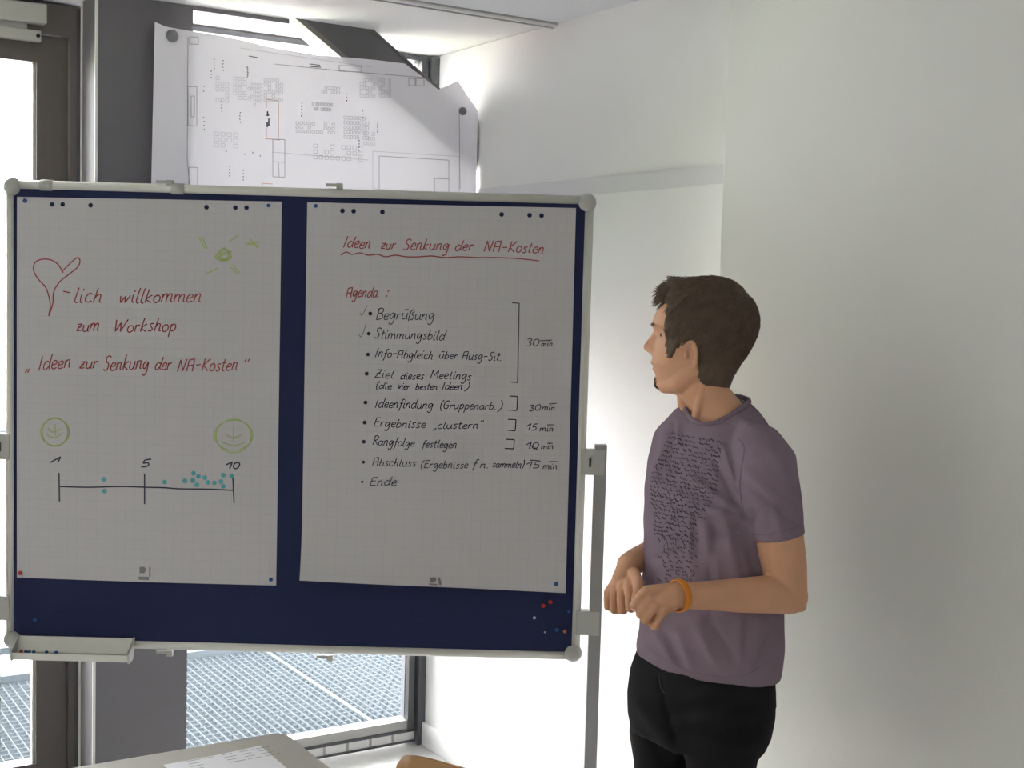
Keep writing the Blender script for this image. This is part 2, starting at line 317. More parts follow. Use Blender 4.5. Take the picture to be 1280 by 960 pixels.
# further windows to the left, outside the picture, that light the room
for i, (a, b) in enumerate(((-5.85, -4.15),)):
    bm = bmesh.new(); frame_rect(bm, a, b, 0, 2.545, .05, .05, .06, .06, -.02, .07)
    w = struct(obj('window_%d' % (i+2), bm, 'darkframe')); obj('pane', B(a+.05, b-.05, .015, .021, .06, 2.485), 'glass', w)
struct(obj('wall_front', B(-4.14, -2.29, -.02, .12, 0, H), 'wall'))
obj('wall_front_end', B(XL, -5.86, -.02, .12, 0, H), 'wall', bpy.data.objects['wall_front'])
struct(obj('unseen_facade_above', B(XL-.12, .12, -.1, .12, H+.02, 9.5), 'wall'))  # unseen upper facade, added to keep part of the sky off the walkway
struct(obj('trim_3', B(XL, -1.29, .0, .09, 2.545, H+.002), 'darkframe'))

# steel column with its edge highlights painted as pale strips, ceiling profile, diagonal brace
col = struct(obj('column', B(-1.289, -1.0, -.28, -.115, 0, H), 'steel'), 'grey steel column beside the glass door')
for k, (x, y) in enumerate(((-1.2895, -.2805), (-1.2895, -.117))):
    obj('column_edge_highlight', B(x-.004, x+.004, y-.004, y+.004, 0, H), 'edge', col)
struct(obj('trim_4', B(-1.0, -.69, -.286, -.274, H-.014, H), 'steel'))
def brace_pt(x, z, y): return (x, y, z)
br = struct(obj('brace', prism(bmesh.new(), [(-.722, -.300, 2.60), (-.490, -.300, 2.60), (.0, -.300, 2.282), (.0, -.300, 2.138)], (0, .05, 0)), 'brace'), 'grey diagonal steel brace from ceiling to side wall')
obj('brace_flange', prism(bmesh.new(), [(-.752, -.304, 2.60), (-.722, -.304, 2.60), (.0, -.304, 2.138), (.0, -.304, 2.12)], (0, .10, 0)), 'lit_flange', br)
obj('brace_flange', prism(bmesh.new(), [(-.490, -.304, 2.60), (-.475, -.304, 2.60), (.0, -.304, 2.292), (.0, -.304, 2.282)], (0, .10, 0)), 'brace', br)

# ================================================================ outside
def grating(name, z, y0, y1, label, m='galv', hb=.03, step=.0331, cs=.045):
    px = [-3.06, -2.06, -1.06, -.06, .94, 1.94]
    t = thing(name, (-.5, (y0+y1)/2, z-.035), label, 'walkway')
    for a, b in zip(px, px[1:]):
        bm = bmesh.new(); x = a+.004
        while x < b: box(bm, x-.0014, x+.0014, y0, y1, z-hb, z); x += step
        y = y0+.02
        while y < y1: box(bm, a+.004, b-.004, y-.0015, y+.0015, z-hb*.8, z-hb*.07); y += cs
        box(bm, a+.001, a+.009, y0, y1, z-hb-.004, z+.002); box(bm, b-.009, b-.001, y0, y1, z-hb-.004, z+.002)
        obj('grating_panel', bm, m, t)['kind'] = 'stuff'
    bm = bmesh.new(); box(bm, px[0], px[-1], y1, y1+(.05 if m == 'galv' else .015), z-hb*(4 if m == 'galv' else 2), z+hb); box(bm, px[0], px[-1], y0-.06, y0, z-hb*(4 if m == 'galv' else 1), z)
    obj('edge_beam', bm, 'galv' if m == 'galv' else 'darkframe', t); return t
grating('grating_walkway', 0.0, .20, 1.44, 'galvanised steel grating walkway outside, below the pinboard')
grating('upper_walkway', 2.84, .20, 1.48, 'steel grating of the upper walkway seen through the window top', 'glare_steel', .007, .037, .30)
rl = thing('railing', (-.5, 1.52, 0), 'light metal railing along the outer edge of the grating walkway', 'railing')
obj('top_rail', tube(bmesh.new(), [(-3.06, 1.53, 1.05), (1.94, 1.53, 1.05)], .02), 'galv', rl)
obj('bottom_rail', B(-3.06, 1.94, 1.52, 1.535, .10, .13), 'galv', rl)
for k in range(6): obj('post', B(-3.0+.98*k, -2.96+.98*k, 1.50, 1.54, -.12, 1.05), 'galv', rl)
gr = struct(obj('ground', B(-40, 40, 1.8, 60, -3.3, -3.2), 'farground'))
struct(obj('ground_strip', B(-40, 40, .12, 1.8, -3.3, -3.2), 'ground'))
tag(obj('lawn', B(-12, 0, 5, 9, -3.2, -3.17), 'grass'), 'strip of lawn outside beyond the railing, low at the left edge', 'lawn', kind='stuff')
hp = on_y(3, 268, 16.0)
hs = thing('house', (hp.x-6, 19, -3.2), 'reddish house with dark roof edge in the sliver left of the pinboard', 'house')
obj('house_wall', B(hp.x-12, hp.x+.12, 16.2, 22, -3.2, hp.z-.1), 'brick', hs); obj('roof', B(hp.x-12.2, hp.x+.2, 16, 22.2, hp.z-.1, hp.z+.05), 'roof', hs)

# ================================================================ pinboard
BC = Vector((-.957, -1.025, 1.346)); BX = Vector((math.cos(-.56), math.sin(-.56), 0)); BN = Vector((math.sin(-.56), -math.cos(-.56), 0)); BZ = Vector((0, 0, 1))
def bp(u, v, h=0): return BC + BX*u + BZ*v + BN*h
BM = Matrix(((BX.x, BZ.x, BN.x, BC.x), (BX.y, BZ.y, BN.y, BC.y), (BX.z, BZ.z, BN.z, BC.z), (0, 0, 0, 1)))     # board (u, v, h) to world
def uv(px, py, h=.012):
    d = ray(px, py); o = bp(0, 0, h); t = (o-CAM).dot(BN)/d.dot(BN); p = CAM+d*t-BC; return (p.dot(BX), p.z)
board = thing('mobile_pinboard', (BC.x, BC.y, 0), 'blue felt pinboard in an aluminium frame on a wheeled grey stand', 'pinboard')
obj('felt_panel', B(-.746, .746, -.596, .596, -.010, .008, BM), 'felt', board)
def rail(a, b):
    bm = bmesh.new(); tube(bm, [a, b], .0130, 16); return bm
for a, b in (((-.75, .6055), (.75, .6055)), ((-.75, -.6055), (.75, -.6055)), ((-.7555, -.6), (-.7555, .6)), ((.7555, -.6), (.7555, .6))):
    obj('frame_rail', rail(bp(*a), bp(*b)), 'alu', board, True)
for u in (-.75, .75):
    for v in (-.6, .6):
        bm = bmesh.new(); lathe(bm, [(0, .022), (.012, .021), (.0215, .014), (.025, 0), (.0215, -.014), (.012, -.021), (0, -.022)], 20, BM @ Matrix.Translation((u, v, 0)))
        c_ = obj('corner_cap', bm, 'cap', board, True)
for s in (-1, 1):
    x = s*.806
    obj('post', B(x-.017, x+.017, -1.30, -.035, -.014, .014, BM, bevel=.003), 'post', board)
    for v, hh in ((-.082, .034), (-.515, .033)):
        br_ = obj('bracket', B(x-.052 if s > 0 else x-.012, x+.012 if s > 0 else x+.052, v-hh, v+hh, -.018, .016, BM, bevel=.003), 'cap', board)
        if v > -.2: obj('bracket_latch', B(x-s*.027-.003, x-s*.027+.003, v-.012, v+.012, .016, .0175, BM), 'gasket', br_)
    obj('foot', B(x-.02, x+.02, -1.325, -1.29, -.30, .30, BM, bevel=.006), 'post', board)
    for h in (-.27, .27): obj('castor', lathe(bmesh.new(), [(0, -.01), (.016, -.01), (.018, -.006), (.018, .006), (.016, .01), (0, .01)], 16, BM @ Matrix.Translation((x, -1.328, h)) @ Matrix.Rotation(PI/2, 4, 'Y')), 'gasket', board)
for px in (59, 223):
    u, v = uv(px, 235, 0); bm = bmesh.new(); tube(bm, [bp(u-.016, .6055, 0), bp(u+.016, .6055, 0)], .0158, 16); obj('hook_sleeve', bm, 'cap', board, True)
for (px, py, s) in ((206, 227, 1), (418, 231, 1), (206, 814, -1), (406, 820, -1)):
    u, v = uv(px, py, 0); bm = bmesh.new(); box(bm, u-.022, u+.012, v-.005, v+.003, -.004, .006, BM, bevel=.0015); box(bm, u+.006, u+.022, v-.012, v+.004, -.006, .010, BM, bevel=.0015)
    obj('clip_lever', bm, 'cap', board)
# pen tray on the lower rail
u0, v0 = uv(24, 800, 0); u1, _ = uv(168, 800, 0)
tray = obj('pen_tray', bmesh.new(), 'alu', board); bm = bmesh.new()
prof = [(.014, .012), (.019, -.004), (.030, -.026), (.056, -.028), (.062, -.020), (.065, -.020), (.060, -.040), (.026, -.036), (.015, -.008), (.010, .012)]
a = [bm.verts.new(bp(u0, -.6+q, h)) for h, q in prof]; b = [bm.verts.new(bp(u1, -.6+q, h)) for h, q in prof]
bm.faces.new(a); bm.faces.new(b[::-1])
for i in range(len(a)): bm.faces.new((a[i], b[i], b[(i+1) % len(a)], a[(i+1) % len(a)]))
bmesh.ops.recalc_face_normals(bm, faces=bm.faces); bm.to_mesh(tray.data); bm.free(); tray.data.name = 'pen_tray'
for u in (u0, u1):
    obj('tray_end', prism(bmesh.new(), [bp(u, -.585, .012), bp(u, -.598, .035), bp(u, -.615, .067), bp(u, -.643, .063), bp(u, -.640, .03), bp(u, -.612, .012)], BX*.005), 'cap', tray)
for px, c in ((24, 'pin_red'), (30, 'pin_blue'), (34, 'pin_blue'), (40, 'pin_blue'), (56, 'pin_blue'), (68, 'pin_blue')):
    u, _ = uv(px, 806, .06); bm = bmesh.new(); bmesh.ops.create_icosphere(bm, subdivisions=1, radius=.0052); bmesh.ops.translate(bm, vec=bp(u, -.6215, .047), verts=bm.verts)
    tag(obj('push_pin', bm, c), ('red' if c == 'pin_red' else 'blue')+' pin head lying in the pen tray, '+{24: 'leftmost of all', 30: 'first blue one from the left', 34: 'second blue one from the left', 40: 'third blue one from the left', 56: 'fourth blue one, set apart', 68: 'rightmost of all'}[px], 'pin', 'pins in the pen tray')

# ---------------------------------------------------------------- flipchart sheets
def sheet(name, pts, hfun, label, holes, nu=34, nv=44, round_bl=0):
    """pts = TL, TR, BR, BL in photo pixels; hfun(s, t) = distance off the felt; t runs downwards"""
    q = [uv(*p) for p in pts]
    def P(s, t, h=0):
        if round_bl and t > .9 and s < .06: s = s + (t-.9)/.1*round_bl*(1-s/.06)**2*.06
        u = (q[0][0]*(1-s)+q[1][0]*s)*(1-t)+(q[3][0]*(1-s)+q[2][0]*s)*t; v = (q[0][1]*(1-s)+q[1][1]*s)*(1-t)+(q[3][1]*(1-s)+q[2][1]*s)*t
        return u, v
    W = q[1][0]-q[0][0]; HH = q[0][1]-q[3][1]; root = thing(name, bp(*P(.5, 1), .009), label, 'flipchart sheet', 'flipchart sheets on the pinboard')
    tt = .055; rows = [tt+(1-tt)*i/nv for i in range(nv+1)]; bm = bmesh.new(); grid = []
    for t in rows: grid.append([bm.verts.new(bp(*P(i/nu, t), hfun(i/nu, t))) for i in range(nu+1)])
    for j in range(nv):
        for i in range(nu): bm.faces.new((grid[j][i], grid[j+1][i], grid[j+1][i+1], grid[j][i+1]))
    # top band with the punched holes cut out
    top = grid[0][:]+[bm.verts.new(bp(*P(1-i/nu, 0), hfun(1-i/nu, 0))) for i in range(nu+1)]; E_ = []
    for i in range(len(top)):
        a, b = top[i], top[(i+1) % len(top)]; e = bm.edges.get((a, b)) or bm.edges.new((a, b)); E_.append(e)
    for hx, hy in holes:
        cu, cv = uv(hx, hy); ring = [bm.verts.new(bp(cu+.0062*math.cos(k*PI/6), cv+.0062*math.sin(k*PI/6), hfun((cu-q[0][0])/W, 0))) for k in range(12)]
        for k in range(12): E_.append(bm.edges.new((ring[k], ring[(k+1) % 12])))
    bmesh.ops.triangle_fill(bm, edges=E_, use_beauty=True)
    lay = bm.loops.layers.uv.new('UVMap')
    for f in bm.faces:
        for l in f.loops: p = l.vert.co-BC; l[lay].uv = (p.dot(BX)+3, p.z+3)
    o = obj('paper', bm, 'flip', root)
    mod = o.modifiers.new('s', 'SOLIDIFY'); mod.thickness = .0004; mod.offset = -1
    def place(px, py, h):
        u, v = uv(px, py); s = min(1, max(0, (u-q[0][0])/W)); t = min(1, max(0, (q[0][1]-v)/HH)); return bp(u, v, hfun(s, t)+h)
    return root, place
def h_left(s, t): return .0105+.002*math.sin(3.1*s+1)*math.sin(3*t)+.003*t*(1-abs(2*s-1))+(.004*max(0, t-.9)*10*math.sin(PI*s))
def h_right(s, t):
    k = max(0, (t-.80)/.20); return .0105+.002*math.sin(2.5*s+2*t)+.004*t+k*k*(.030*(1-s)**.8)+.003*k*math.sin(7*s)
sl, pl = sheet('flipchart_sheet', [(21, 246), (352, 252), (345, 732), (21, 722)], h_left, 'left flipchart sheet with red heart and welcome text above a marked scale', [(65, 255.5), (78, 255.5), (113, 256.5), (258, 259), (294, 259.5), (308, 259.5)])
sr, pr = sheet('flipchart_sheet', [(384, 253), (720, 260), (707, 741), (377, 722)], h_right, 'right flipchart sheet with the handwritten agenda in black', [(428, 263.5), (442, 264), (478, 265), (627, 268), (662, 269), (677, 269.5)], round_bl=0)
sl['category'] = sr['category'] = 'flipchart sheet'
def draw(name, strokes, place, w, material, parent, label=None):
    V, E_, F = ribbons(strokes, lambda x, y, h: place(x, y, h), w); o = obj(name, (V, E_, F), material, parent)
    if label: o['label'] = label
    return o
PX = 3.465/FPX
def C4(*p, k=5): return catmull(list(p), k)
# left sheet
heart = [C4((79, 341), (73, 331), (64, 325), (53, 324), (44, 328), (42, 338), (48, 349), (57, 359), (61, 370), (63, 382), (61, 395)), C4((61, 395), (66, 380), (67, 366), (74, 353), (86, 343), (97, 334), (100, 326), (97, 322), (90, 327), (77, 340))]
RL = [[[(79, 364), (88, 366)]], write('lich', 91, 379, 128, 378, 11), write('willkommen', 148, 379, 252, 377, 10), write('zum', 94, 414, 124, 414, 9), write('Workshop', 141, 415, 220, 414, 9), write('„', 31, 463, 38, 463, 8), write('Ideen', 47, 463, 89, 460, 10),
      write('zur', 98, 461, 122, 461, 9), write('Senkung', 128, 464, 186, 461, 10), write('der', 193, 462, 214, 462, 9), write('NA-Kosten', 221, 464, 297, 463, 9), write('“', 301, 465, 310, 465, 8)]
draw('heart_drawing', heart, pl, 1.5, 'red_ink', sl)
for q in RL: draw('handwritten_word', q, pl, 1.5, 'red_ink', sl)
blk = [subdiv([(74, 591), (74.5, 627)], 9), C4((74, 608), (110, 609), (150, 608), (185, 609), (205, 609.5), (225, 611), (262, 611.5), (291, 613)), [(181, 592), (181, 630)], [(291, 597), (292.5, 629)]] \
    + [[(63, 578), (76, 571)], [(76, 571), (73, 577)]] + write('5', 175, 584, 188, 583, 5.5) + write('1', 280, 586, 290, 586, 5) + write('0', 290, 586, 299, 586, 4.6)
draw('scale_line', blk[:4], pl, 1.7, 'dark_ink', sl)
for q in (blk[4:6], blk[6:8], blk[8:]): draw('scale_number', q, pl, 1.7, 'dark_ink', sl)
def circ(cx, cy, rx, ry, n=26, ph=0): return [(cx+rx*math.cos(2*PI*k/n+ph), cy+ry*math.sin(2*PI*k/n+ph)) for k in range(n+2)]
grn = [circ(69, 540, 18, 17), circ(69, 540, 16, 18, ph=1), [(69, 530), (70, 545)], C4((58, 543), (68, 547), (78, 542)), C4((60, 535), (66, 540), (76, 536)),
       circ(292, 545, 22, 21), circ(292, 544, 24, 19, ph=2), [(292, 532), (292, 552)], C4((276, 552), (292, 557), (308, 552)), C4((282, 543), (292, 547), (303, 543)), [(292, 520), (292, 528)],
       circ(280, 318, 8, 6), circ(280, 318, 5, 8, ph=1), circ(279, 321, 10, 5), [(270, 322), (290, 314)],
       [(248, 296), (256, 310)], [(252, 295), (259, 311)], [(286, 302), (298, 294)], [(308, 306), (326, 302)], [(308, 303), (325, 308)], [(256, 343), (272, 335)], [(290, 331), (300, 341)], [(288, 334), (297, 342)], [(312, 298), (322, 310)]]
draw('smiley_doodle', grn[:5], pl, 1.3, 'green_ink', sl); draw('smiley_doodle', grn[5:11], pl, 1.3, 'green_ink', sl); draw('sun_doodle', grn[11:], pl, 1.5, 'green_ink', sl)
def bars(rects): return [[(x0, (y0+y1)/2), (x1, (y0+y1)/2)] for x0, y0, x1, y1 in rects]
def fill(name, rects, place, material, parent):
    V = []; F = []
    for r in rects:
        k = len(V); V += [tuple(place(x, y, .0006)) for x, y in r]; F.append(tuple(range(k, k+len(r))))
    return obj(name, (V, [], F), material, parent)
fill('printed_mark', [[(175, 708), (181, 708), (183, 710), (183, 713), (181, 716), (175, 716)], [(187, 708), (189, 708.2), (189, 720.5), (187, 720)], [(174, 720), (187, 720.4), (187, 724.6), (174, 724)]], pl, 'grey_print', sl)
fill('printed_mark', [[(538, 720), (545, 720), (546, 723), (543, 726), (538, 726)], [(548, 720), (550, 720), (552, 726), (552, 730), (549, 729)], [(537, 727), (547, 728), (547, 730), (537, 729)]], pr, 'grey_print', sr)
# right sheet
for q in (write('Ideen', 428, 309, 463, 311, 8), write('zur', 475, 311, 494, 312, 7), write('Senkung', 503, 312, 561, 313, 8), write('der', 568, 313, 592, 313, 7), write('NA-Kosten', 604, 314, 680, 317, 8), write('Agenda', 432, 372, 472, 371, 8), write(':', 480, 372, 487, 372, 8)):
    draw('handwritten_word', q, pr, 1.4, 'red_ink', sr)
draw('wavy_underline', [C4((426, 319), (433, 315), (440, 318), (450, 316), (460, 319), (472, 318), (482, 321), (494, 319), (508, 321), (524, 321), (540, 320), (556, 322), (575, 321), (598, 322), (620, 322), (645, 323), (674, 326))], pr, 1.4, 'red_ink', sr)
L = []
def W(s, x0, y0, x1, y1, xh=6.5): draw('handwritten_word', write(s, x0, y0, x1, y1, xh, .2), pr, 1.1, 'dark_ink', sr)
W('Begrüßung', 469, 399, 543, 400, 7.5); W('Stimmungsbild', 467, 423, 556, 425, 6.6)
W('Info-Abgleich', 468, 446, 541, 449, 6); W('über', 548, 448, 572, 449, 5.5); W('Ausg-Sit.', 577, 449, 627, 451, 6)
W('Ziel', 467, 472, 492, 473, 6); W('dieses', 500, 474, 530, 474, 5.2); W('Meetings', 537, 473, 589, 475, 6)
W('(die', 469, 486, 490, 486, 4.8); W('vier', 497, 486, 512, 487, 4.6); W('besten', 519, 487, 547, 487, 4.6); W('Ideen', 552, 487, 578, 487, 4.8); W(')', 580, 487, 587, 488, 5)
W('Ideenfindung', 468, 509, 541, 511, 6.2); W('(Gruppenarb.', 549, 511, 620, 512, 5.6); W(')', 621, 513, 629, 513, 7)
W('Ergebnisse', 466, 533, 532, 535, 6); W('„clustern“', 541, 536, 604, 535, 5.2)
W('Rangfolge', 465, 556, 518, 558, 6); W('festlegen', 527, 559, 571, 560, 5.4)
W('Abschluss', 465, 582, 520, 583, 5.6); W('(Ergebnisse', 525, 585, 585, 585, 5.4); W('f.n.', 590, 584, 611, 585, 5.2); W('sammeln)', 615, 584, 655, 585, 5)
W('Ende', 461, 607, 496, 607, 6)
W('30', 656, 433, 674, 432, 5.2); W('min', 676, 433, 691, 433, 4.2); W('30', 660, 514, 676, 513, 4.6); W('min', 677, 513, 694, 513, 4)
W('15', 656, 538, 671, 538, 4.8); W('min', 674, 539, 692, 539, 4); W('10', 656, 561, 673, 561, 4.8); W('min', 676, 561, 692, 561, 4); W('15', 656, 585, 675, 585, 4.6); W('min', 678, 586, 697, 586, 4)
L += [[(675, 426), (690, 425)], [(686, 505), (696, 504)], [(684, 531), (692, 531)], [(684, 554), (691, 554)], [(686, 577), (697, 577)], [(662, 575), (675, 576)], [(662, 556), (672, 562)]]
L += [[(640, 378.5), (649, 379)], subdiv([(649, 379), (647, 478)], 20), [(647, 478), (638, 477.5)], [(637, 495), (647, 495.5)], [(647, 495.5), (646, 513)], [(646, 513), (635, 512.5)],
      [(635, 524), (645, 524.5)], [(645, 524.5), (644, 538.5)], [(644, 538.5), (634, 537.5)], [(633, 549), (643, 549.5)], [(643, 549.5), (642, 561)], [(642, 561), (631, 560.5)]]
draw('abbreviation_strokes', L[:7], pr, 1.1, 'dark_ink', sr)['kind'] = 'stuff'
for k in range(7, 19, 3): draw('bracket', L[k:k+3], pr, 1.3, 'dark_ink', sr)
draw('pencil_ticks', [C4((450, 391), (452, 394), (455, 390), (459, 382)), C4((449, 418), (451, 421), (454, 416), (458, 404))], pr, 1.0, 'pencil_ink', sr)
bl = [((463, 392), 2.6), ((461, 417), 2.4), ((460, 443), 2.4), ((458.5, 467), 2.6), ((457, 503), 2.5), ((456, 528), 2.5), ((455, 552), 2.5), ((454.5, 577.5), 2.0), ((453, 602), 1.7)]
for c, r in bl: fill('bullet_point', [[(c[0]+r*math.cos(k*PI/5), c[1]+r*math.sin(k*PI/5)) for k in range(10)]], pr, 'dark_ink', sr)
# stickers on the scale
CLU = ['leftmost teal sticker of the cluster between five and ten', 'topmost teal sticker of the cluster, second column from its left', 'teal sticker directly under the topmost one of the cluster', 'teal sticker diagonally right of the topmost one in the cluster', 'lowest teal sticker in the left half of the cluster, almost on the line',
       'teal sticker in the upper middle of the cluster, right of two near the top', 'teal sticker in the middle of the cluster, left one of a level pair', 'teal sticker in the middle of the cluster, right one of a level pair', 'teal sticker midway between the upper and lower sticker near the cluster right end', 'upper teal sticker near the right end of the cluster, left of the ten mark', 'lower teal sticker near the right end of the cluster, touching the line']
for i, (x, y) in enumerate([(130, 599), (131, 613.5), (206, 602.5), (231, 601), (242, 591.5), (241, 600.5), (248, 595.5), (246, 606), (256, 597), (260, 603), (268, 603.5), (276, 602), (279, 594), (279, 608), (289.5, 595)]):
    bm = bmesh.new(); c = [bm.verts.new(pl(x+2.9*math.cos(k*PI/7), y+2.9*math.sin(k*PI/7), .0012)) for k in range(14)]; f = bm.faces.new(c)
    g = bmesh.ops.extrude_face_region(bm, geom=[f]); bmesh.ops.translate(bm, vec=-BN*.0008, verts=[v for v in g['geom'] if isinstance(v, bmesh.types.BMVert)])
    lab = ('round teal sticker above the scale line left of the five' if i == 0 else 'round teal sticker below the scale line left of the five' if i == 1 else 'round teal sticker just right of the five on the scale' if i == 2
           else 'round teal sticker touching the ten mark at the scale end' if i == 14 else CLU[i-3])
    tag(obj('dot_sticker', bm, 'teal_dot'), lab, 'sticker', 'teal stickers on the scale')
# push pins
def pin(px, py, c, r, label, place=None):
    t = thing('push_pin', (0, 0, 0), label, 'pin', 'push pins in the pinboard')
    p = place(px, py, 0) if place else bp(*uv(px, py), .008); t.location = p
    m_ = Matrix.Translation(p) @ BM.to_3x3().to_4x4()
    obj('pin_head', lathe(bmesh.new(), [(0, .0085), (r*.8, .0080), (r, .006), (r*.9, .004), (r*.5, .0025), (r*.5, .0004), (0, .0004)], 14, m_), c, t, True)
    obj('needle', lathe(bmesh.new(), [(.0006, .0004), (.0006, -.006), (0, -.009)], 6, m_), 'chrome', t)
pin(32, 251, 'pin_blue', .0058, 'blue push pin at the top left corner of the left sheet', pl); pin(336, 257, 'pin_blue', .005, 'blue push pin at the top right corner of the left sheet', pl)
pin(26, 716, 'pin_red', .006, 'red push pin at the bottom left corner of the left sheet', pl); pin(339, 724, 'pin_blue', .0055, 'blue push pin at the bottom right corner of the left sheet', pl)
pin(395, 257.5, 'pin_blue', .005, 'blue push pin at the top left corner of the right sheet', pr); pin(695, 729, 'pin_blue', .0058, 'blue push pin at the bottom right corner of the right sheet', pr)
pin(679, 757, 'pin_red', .0058, 'left red push pin in the blue felt near the lower right corner'); pin(688, 752.5, 'pin_red', .0058, 'right red push pin in the blue felt, just above its red twin')
pin(668, 772, 'pin_white', .0042, 'pale push pin in the blue felt below the red pair'); pin(711, 764, 'pin_blue', .005, 'blue push pin in the felt beside the right frame rail')
pin(696, 787, 'pin_blue', .0055, 'blue push pin in the felt next to the orange one'); pin(706, 789, 'pin_orange', .005, 'orange push pin in the felt near the lower right corner')
pin(681, 790, 'pin_white', .0022, 'tiny pale pin low in the blue felt near the lower right corner'); pin(44, 775, 'pin_blue', .006, 'blue push pin alone in the felt below the left sheet')

# ================================================================ large plan hung on column and brace
YP = -.3065
plan = thing('wall_plan', (-.56, YP, 1.62), 'large curling white building plan hung behind the pinboard by magnets', 'plan')
out = [(192, 28), (205, 33), (240, 39), (270, 44), (300, 50), (345, 60), (402, 69.5), (437, 72), (470, 75), (506, 79.5), (527, 95), (548, 112), (560, 107), (572, 101), (586, 122), (600, 148), (607, 165), (611, 185), (612, 205), (609, 237)]
def plan_y(x, z): return YP - .006*(1+math.sin(9*x+1.2)) *max(0, 2.1-z)*1.2 - .035*max(0, min(1, (x+.03)/.05)) + (-.012*max(0, (-1.08-x)/.05))
bm = bmesh.new(); topv = []
oo = subdiv(out, 9); cols = []
for (px, py) in oo:
    p = on_y(px, py, YP); cols.append((p.x, p.z))
left = on_y(188, 232, YP); nrow = 14
rows_ = []
for j in range(nrow+1):
    t = j/nrow; row = []
    for i, (x, z) in enumerate(cols):
        s = (x-cols[0][0])/(cols[-1][0]-cols[0][0]); zb = 1.58; zz = z + (zb-z)*t
        xx = x + (left.x-cols[0][0])*2.4*t*max(0, 1-s*5) - (.03*t if s > .98 else 0); xx = min(xx, -.008)
        row.append(bm.verts.new((xx, min(plan_y(xx, zz), YP), zz)))
    rows_.append(row)
for j in range(nrow):
    for i in range(len(cols)-1): bm.faces.new((rows_[j][i], rows_[j+1][i], rows_[j+1][i+1], rows_[j][i+1]))
obj('paper', bm, 'plan', plan, True)
def pp(px, py, h=.0015):
    y = YP
    for _ in range(4): p = on_y(px, py, y); y = min(plan_y(p.x, p.z), YP)
    p = on_y(px, py, y-h); return p
def dplan(name, st, w, m): V, E_, F = ribbons(st, lambda x, y, h: pp(x, y), w); obj(name, (V, E_, F), m, plan)['kind'] = 'stuff'
def rect(x0, y0, x1, y1, k=.035): return [[(x0, y0), (x1, y0+(x1-x0)*k)], [(x1, y0+(x1-x0)*k), (x1, y1+(x1-x0)*k)], [(x1, y1+(x1-x0)*k), (x0, y1)], [(x0, y1), (x0, y0)]]
rn = random.Random(5)
st = rect(237, 46, 248, 55)+rect(235, 108, 246, 157)+rect(239, 120, 243, 146)+rect(236, 209, 247, 232)+rect(341, 174, 356, 221)+rect(424, 82, 452, 89)+rect(511, 98, 519, 107)+rect(520, 98, 530, 107)+[subdiv([(235, 46), (234, 200)], 12), subdiv([(234, 200), (237, 232)], 12), subdiv([(574, 138), (575, 236)], 12), [(341, 202), (356, 203)], [(348, 202), (349, 221)]]
st += rect(474, 195, 561, 240, .06)+rect(543, 223, 561, 240)+[subdiv([(343, 80), (420, 88), (530, 97)], 15)]
dplan('plan_linework', st, .7, 'plan_line')
st = []
for bx, by, nx, ny, dx, dy in ((270, 95, 3, 5, 6, 7), (292, 96, 4, 5, 6, 6), (313, 104, 4, 6, 4, 5), (330, 98, 5, 6, 5, 5), (450, 98, 5, 5, 4, 5), (474, 98, 4, 5, 4, 5), (390, 128, 12, 2, 2.2, 6), (370, 152, 10, 3, 5, 5), (430, 145, 8, 5, 4, 6), (392, 180, 9, 3, 7, 7), (455, 165, 3, 4, 5, 6), (268, 165, 4, 3, 8, 7), (402, 108, 6, 2, 4, 5)):
    for i in range(nx):
        for j in range(ny):
            if rn.random() < .8: x, y = bx+i*dx, by+j*dy+i*dx*.05; st += rect(x, y, x+dx*.65, y+dy*.65)
st += [subdiv([(300, 60), (465, 84)], 12), subdiv([(340, 190), (460, 200)], 12)] + rect(466, 189, 574, 236, .06)
dplan('plan_faint_linework', st, .6, 'plan_faint')
st = [[(333, 124), (348, 126)], [(331, 173), (350, 175)], [(333, 124), (333, 135)], subdiv([(348, 126), (348, 172)], 9), [(333, 172), (333, 160)], [(328, 229), (341, 230)], [(328, 229), (328, 232)]]
dplan('plan_red_lines', st, .7, 'plan_red')
st = []
for x, y, n_, s_ in ((268, 73, 4, 4), (279, 75, 4, 4), (309, 83, 5, 3), (255, 107, 2, 6), (264, 88, 3, 4), (277, 122, 5, 4), (255, 146, 4, 5), (300, 140, 4, 4), (310, 84, 4, 3), (348, 114, 3, 4), (377, 128, 5, 4), (433, 117, 3, 4), (453, 138, 4, 4), (472, 152, 5, 3), (449, 175, 4, 4), (316, 190, 1, 4), (306, 192, 1, 4), (283, 188, 1, 4), (325, 194, 1, 4), (287, 207, 4, 4), (304, 212, 4, 4)):
    for k in range(n_): st.append([(x+rn.uniform(-.8, .8), y+k*s_), (x+rn.uniform(-.5, .5), y+k*s_+1.6)])
st += [[(311, 70), (322, 72)], [(387, 80), (400, 81.5)], [(387, 83), (401, 84)]]
dplan('plan_dots', st, .9, 'plan_black')
st = [[(334.5, 139), (334.5, 145)], [(333, 144), (336.5, 144)], [(334, 152), (334, 159)], [(336, 148), (336, 158)]]
dplan('plan_symbol', st, 1.6, 'plan_black')
def magnet(px, py, y, label, r=.0185):
    p = on_y(px, py, y); bm = bmesh.new()
    lathe(bm, [(0, .009), (r*.55, .009), (r*.62, .0075), (r*.9, .0075), (r, .005), (r, 0), (0, 0)], 22, Matrix.Translation(p) @ Matrix.Rotation(PI/2, 4, 'X'))
    tag(obj('round_magnet', bm, 'magnet', None, True), label, 'magnet', 'magnets holding the plan')
magnet(215, 45, YP-.002, 'round grey magnet pinning the plan to the steel column'); magnet(578, 139, YP-.035, 'small grey magnet on the curled right end of the plan', .014)

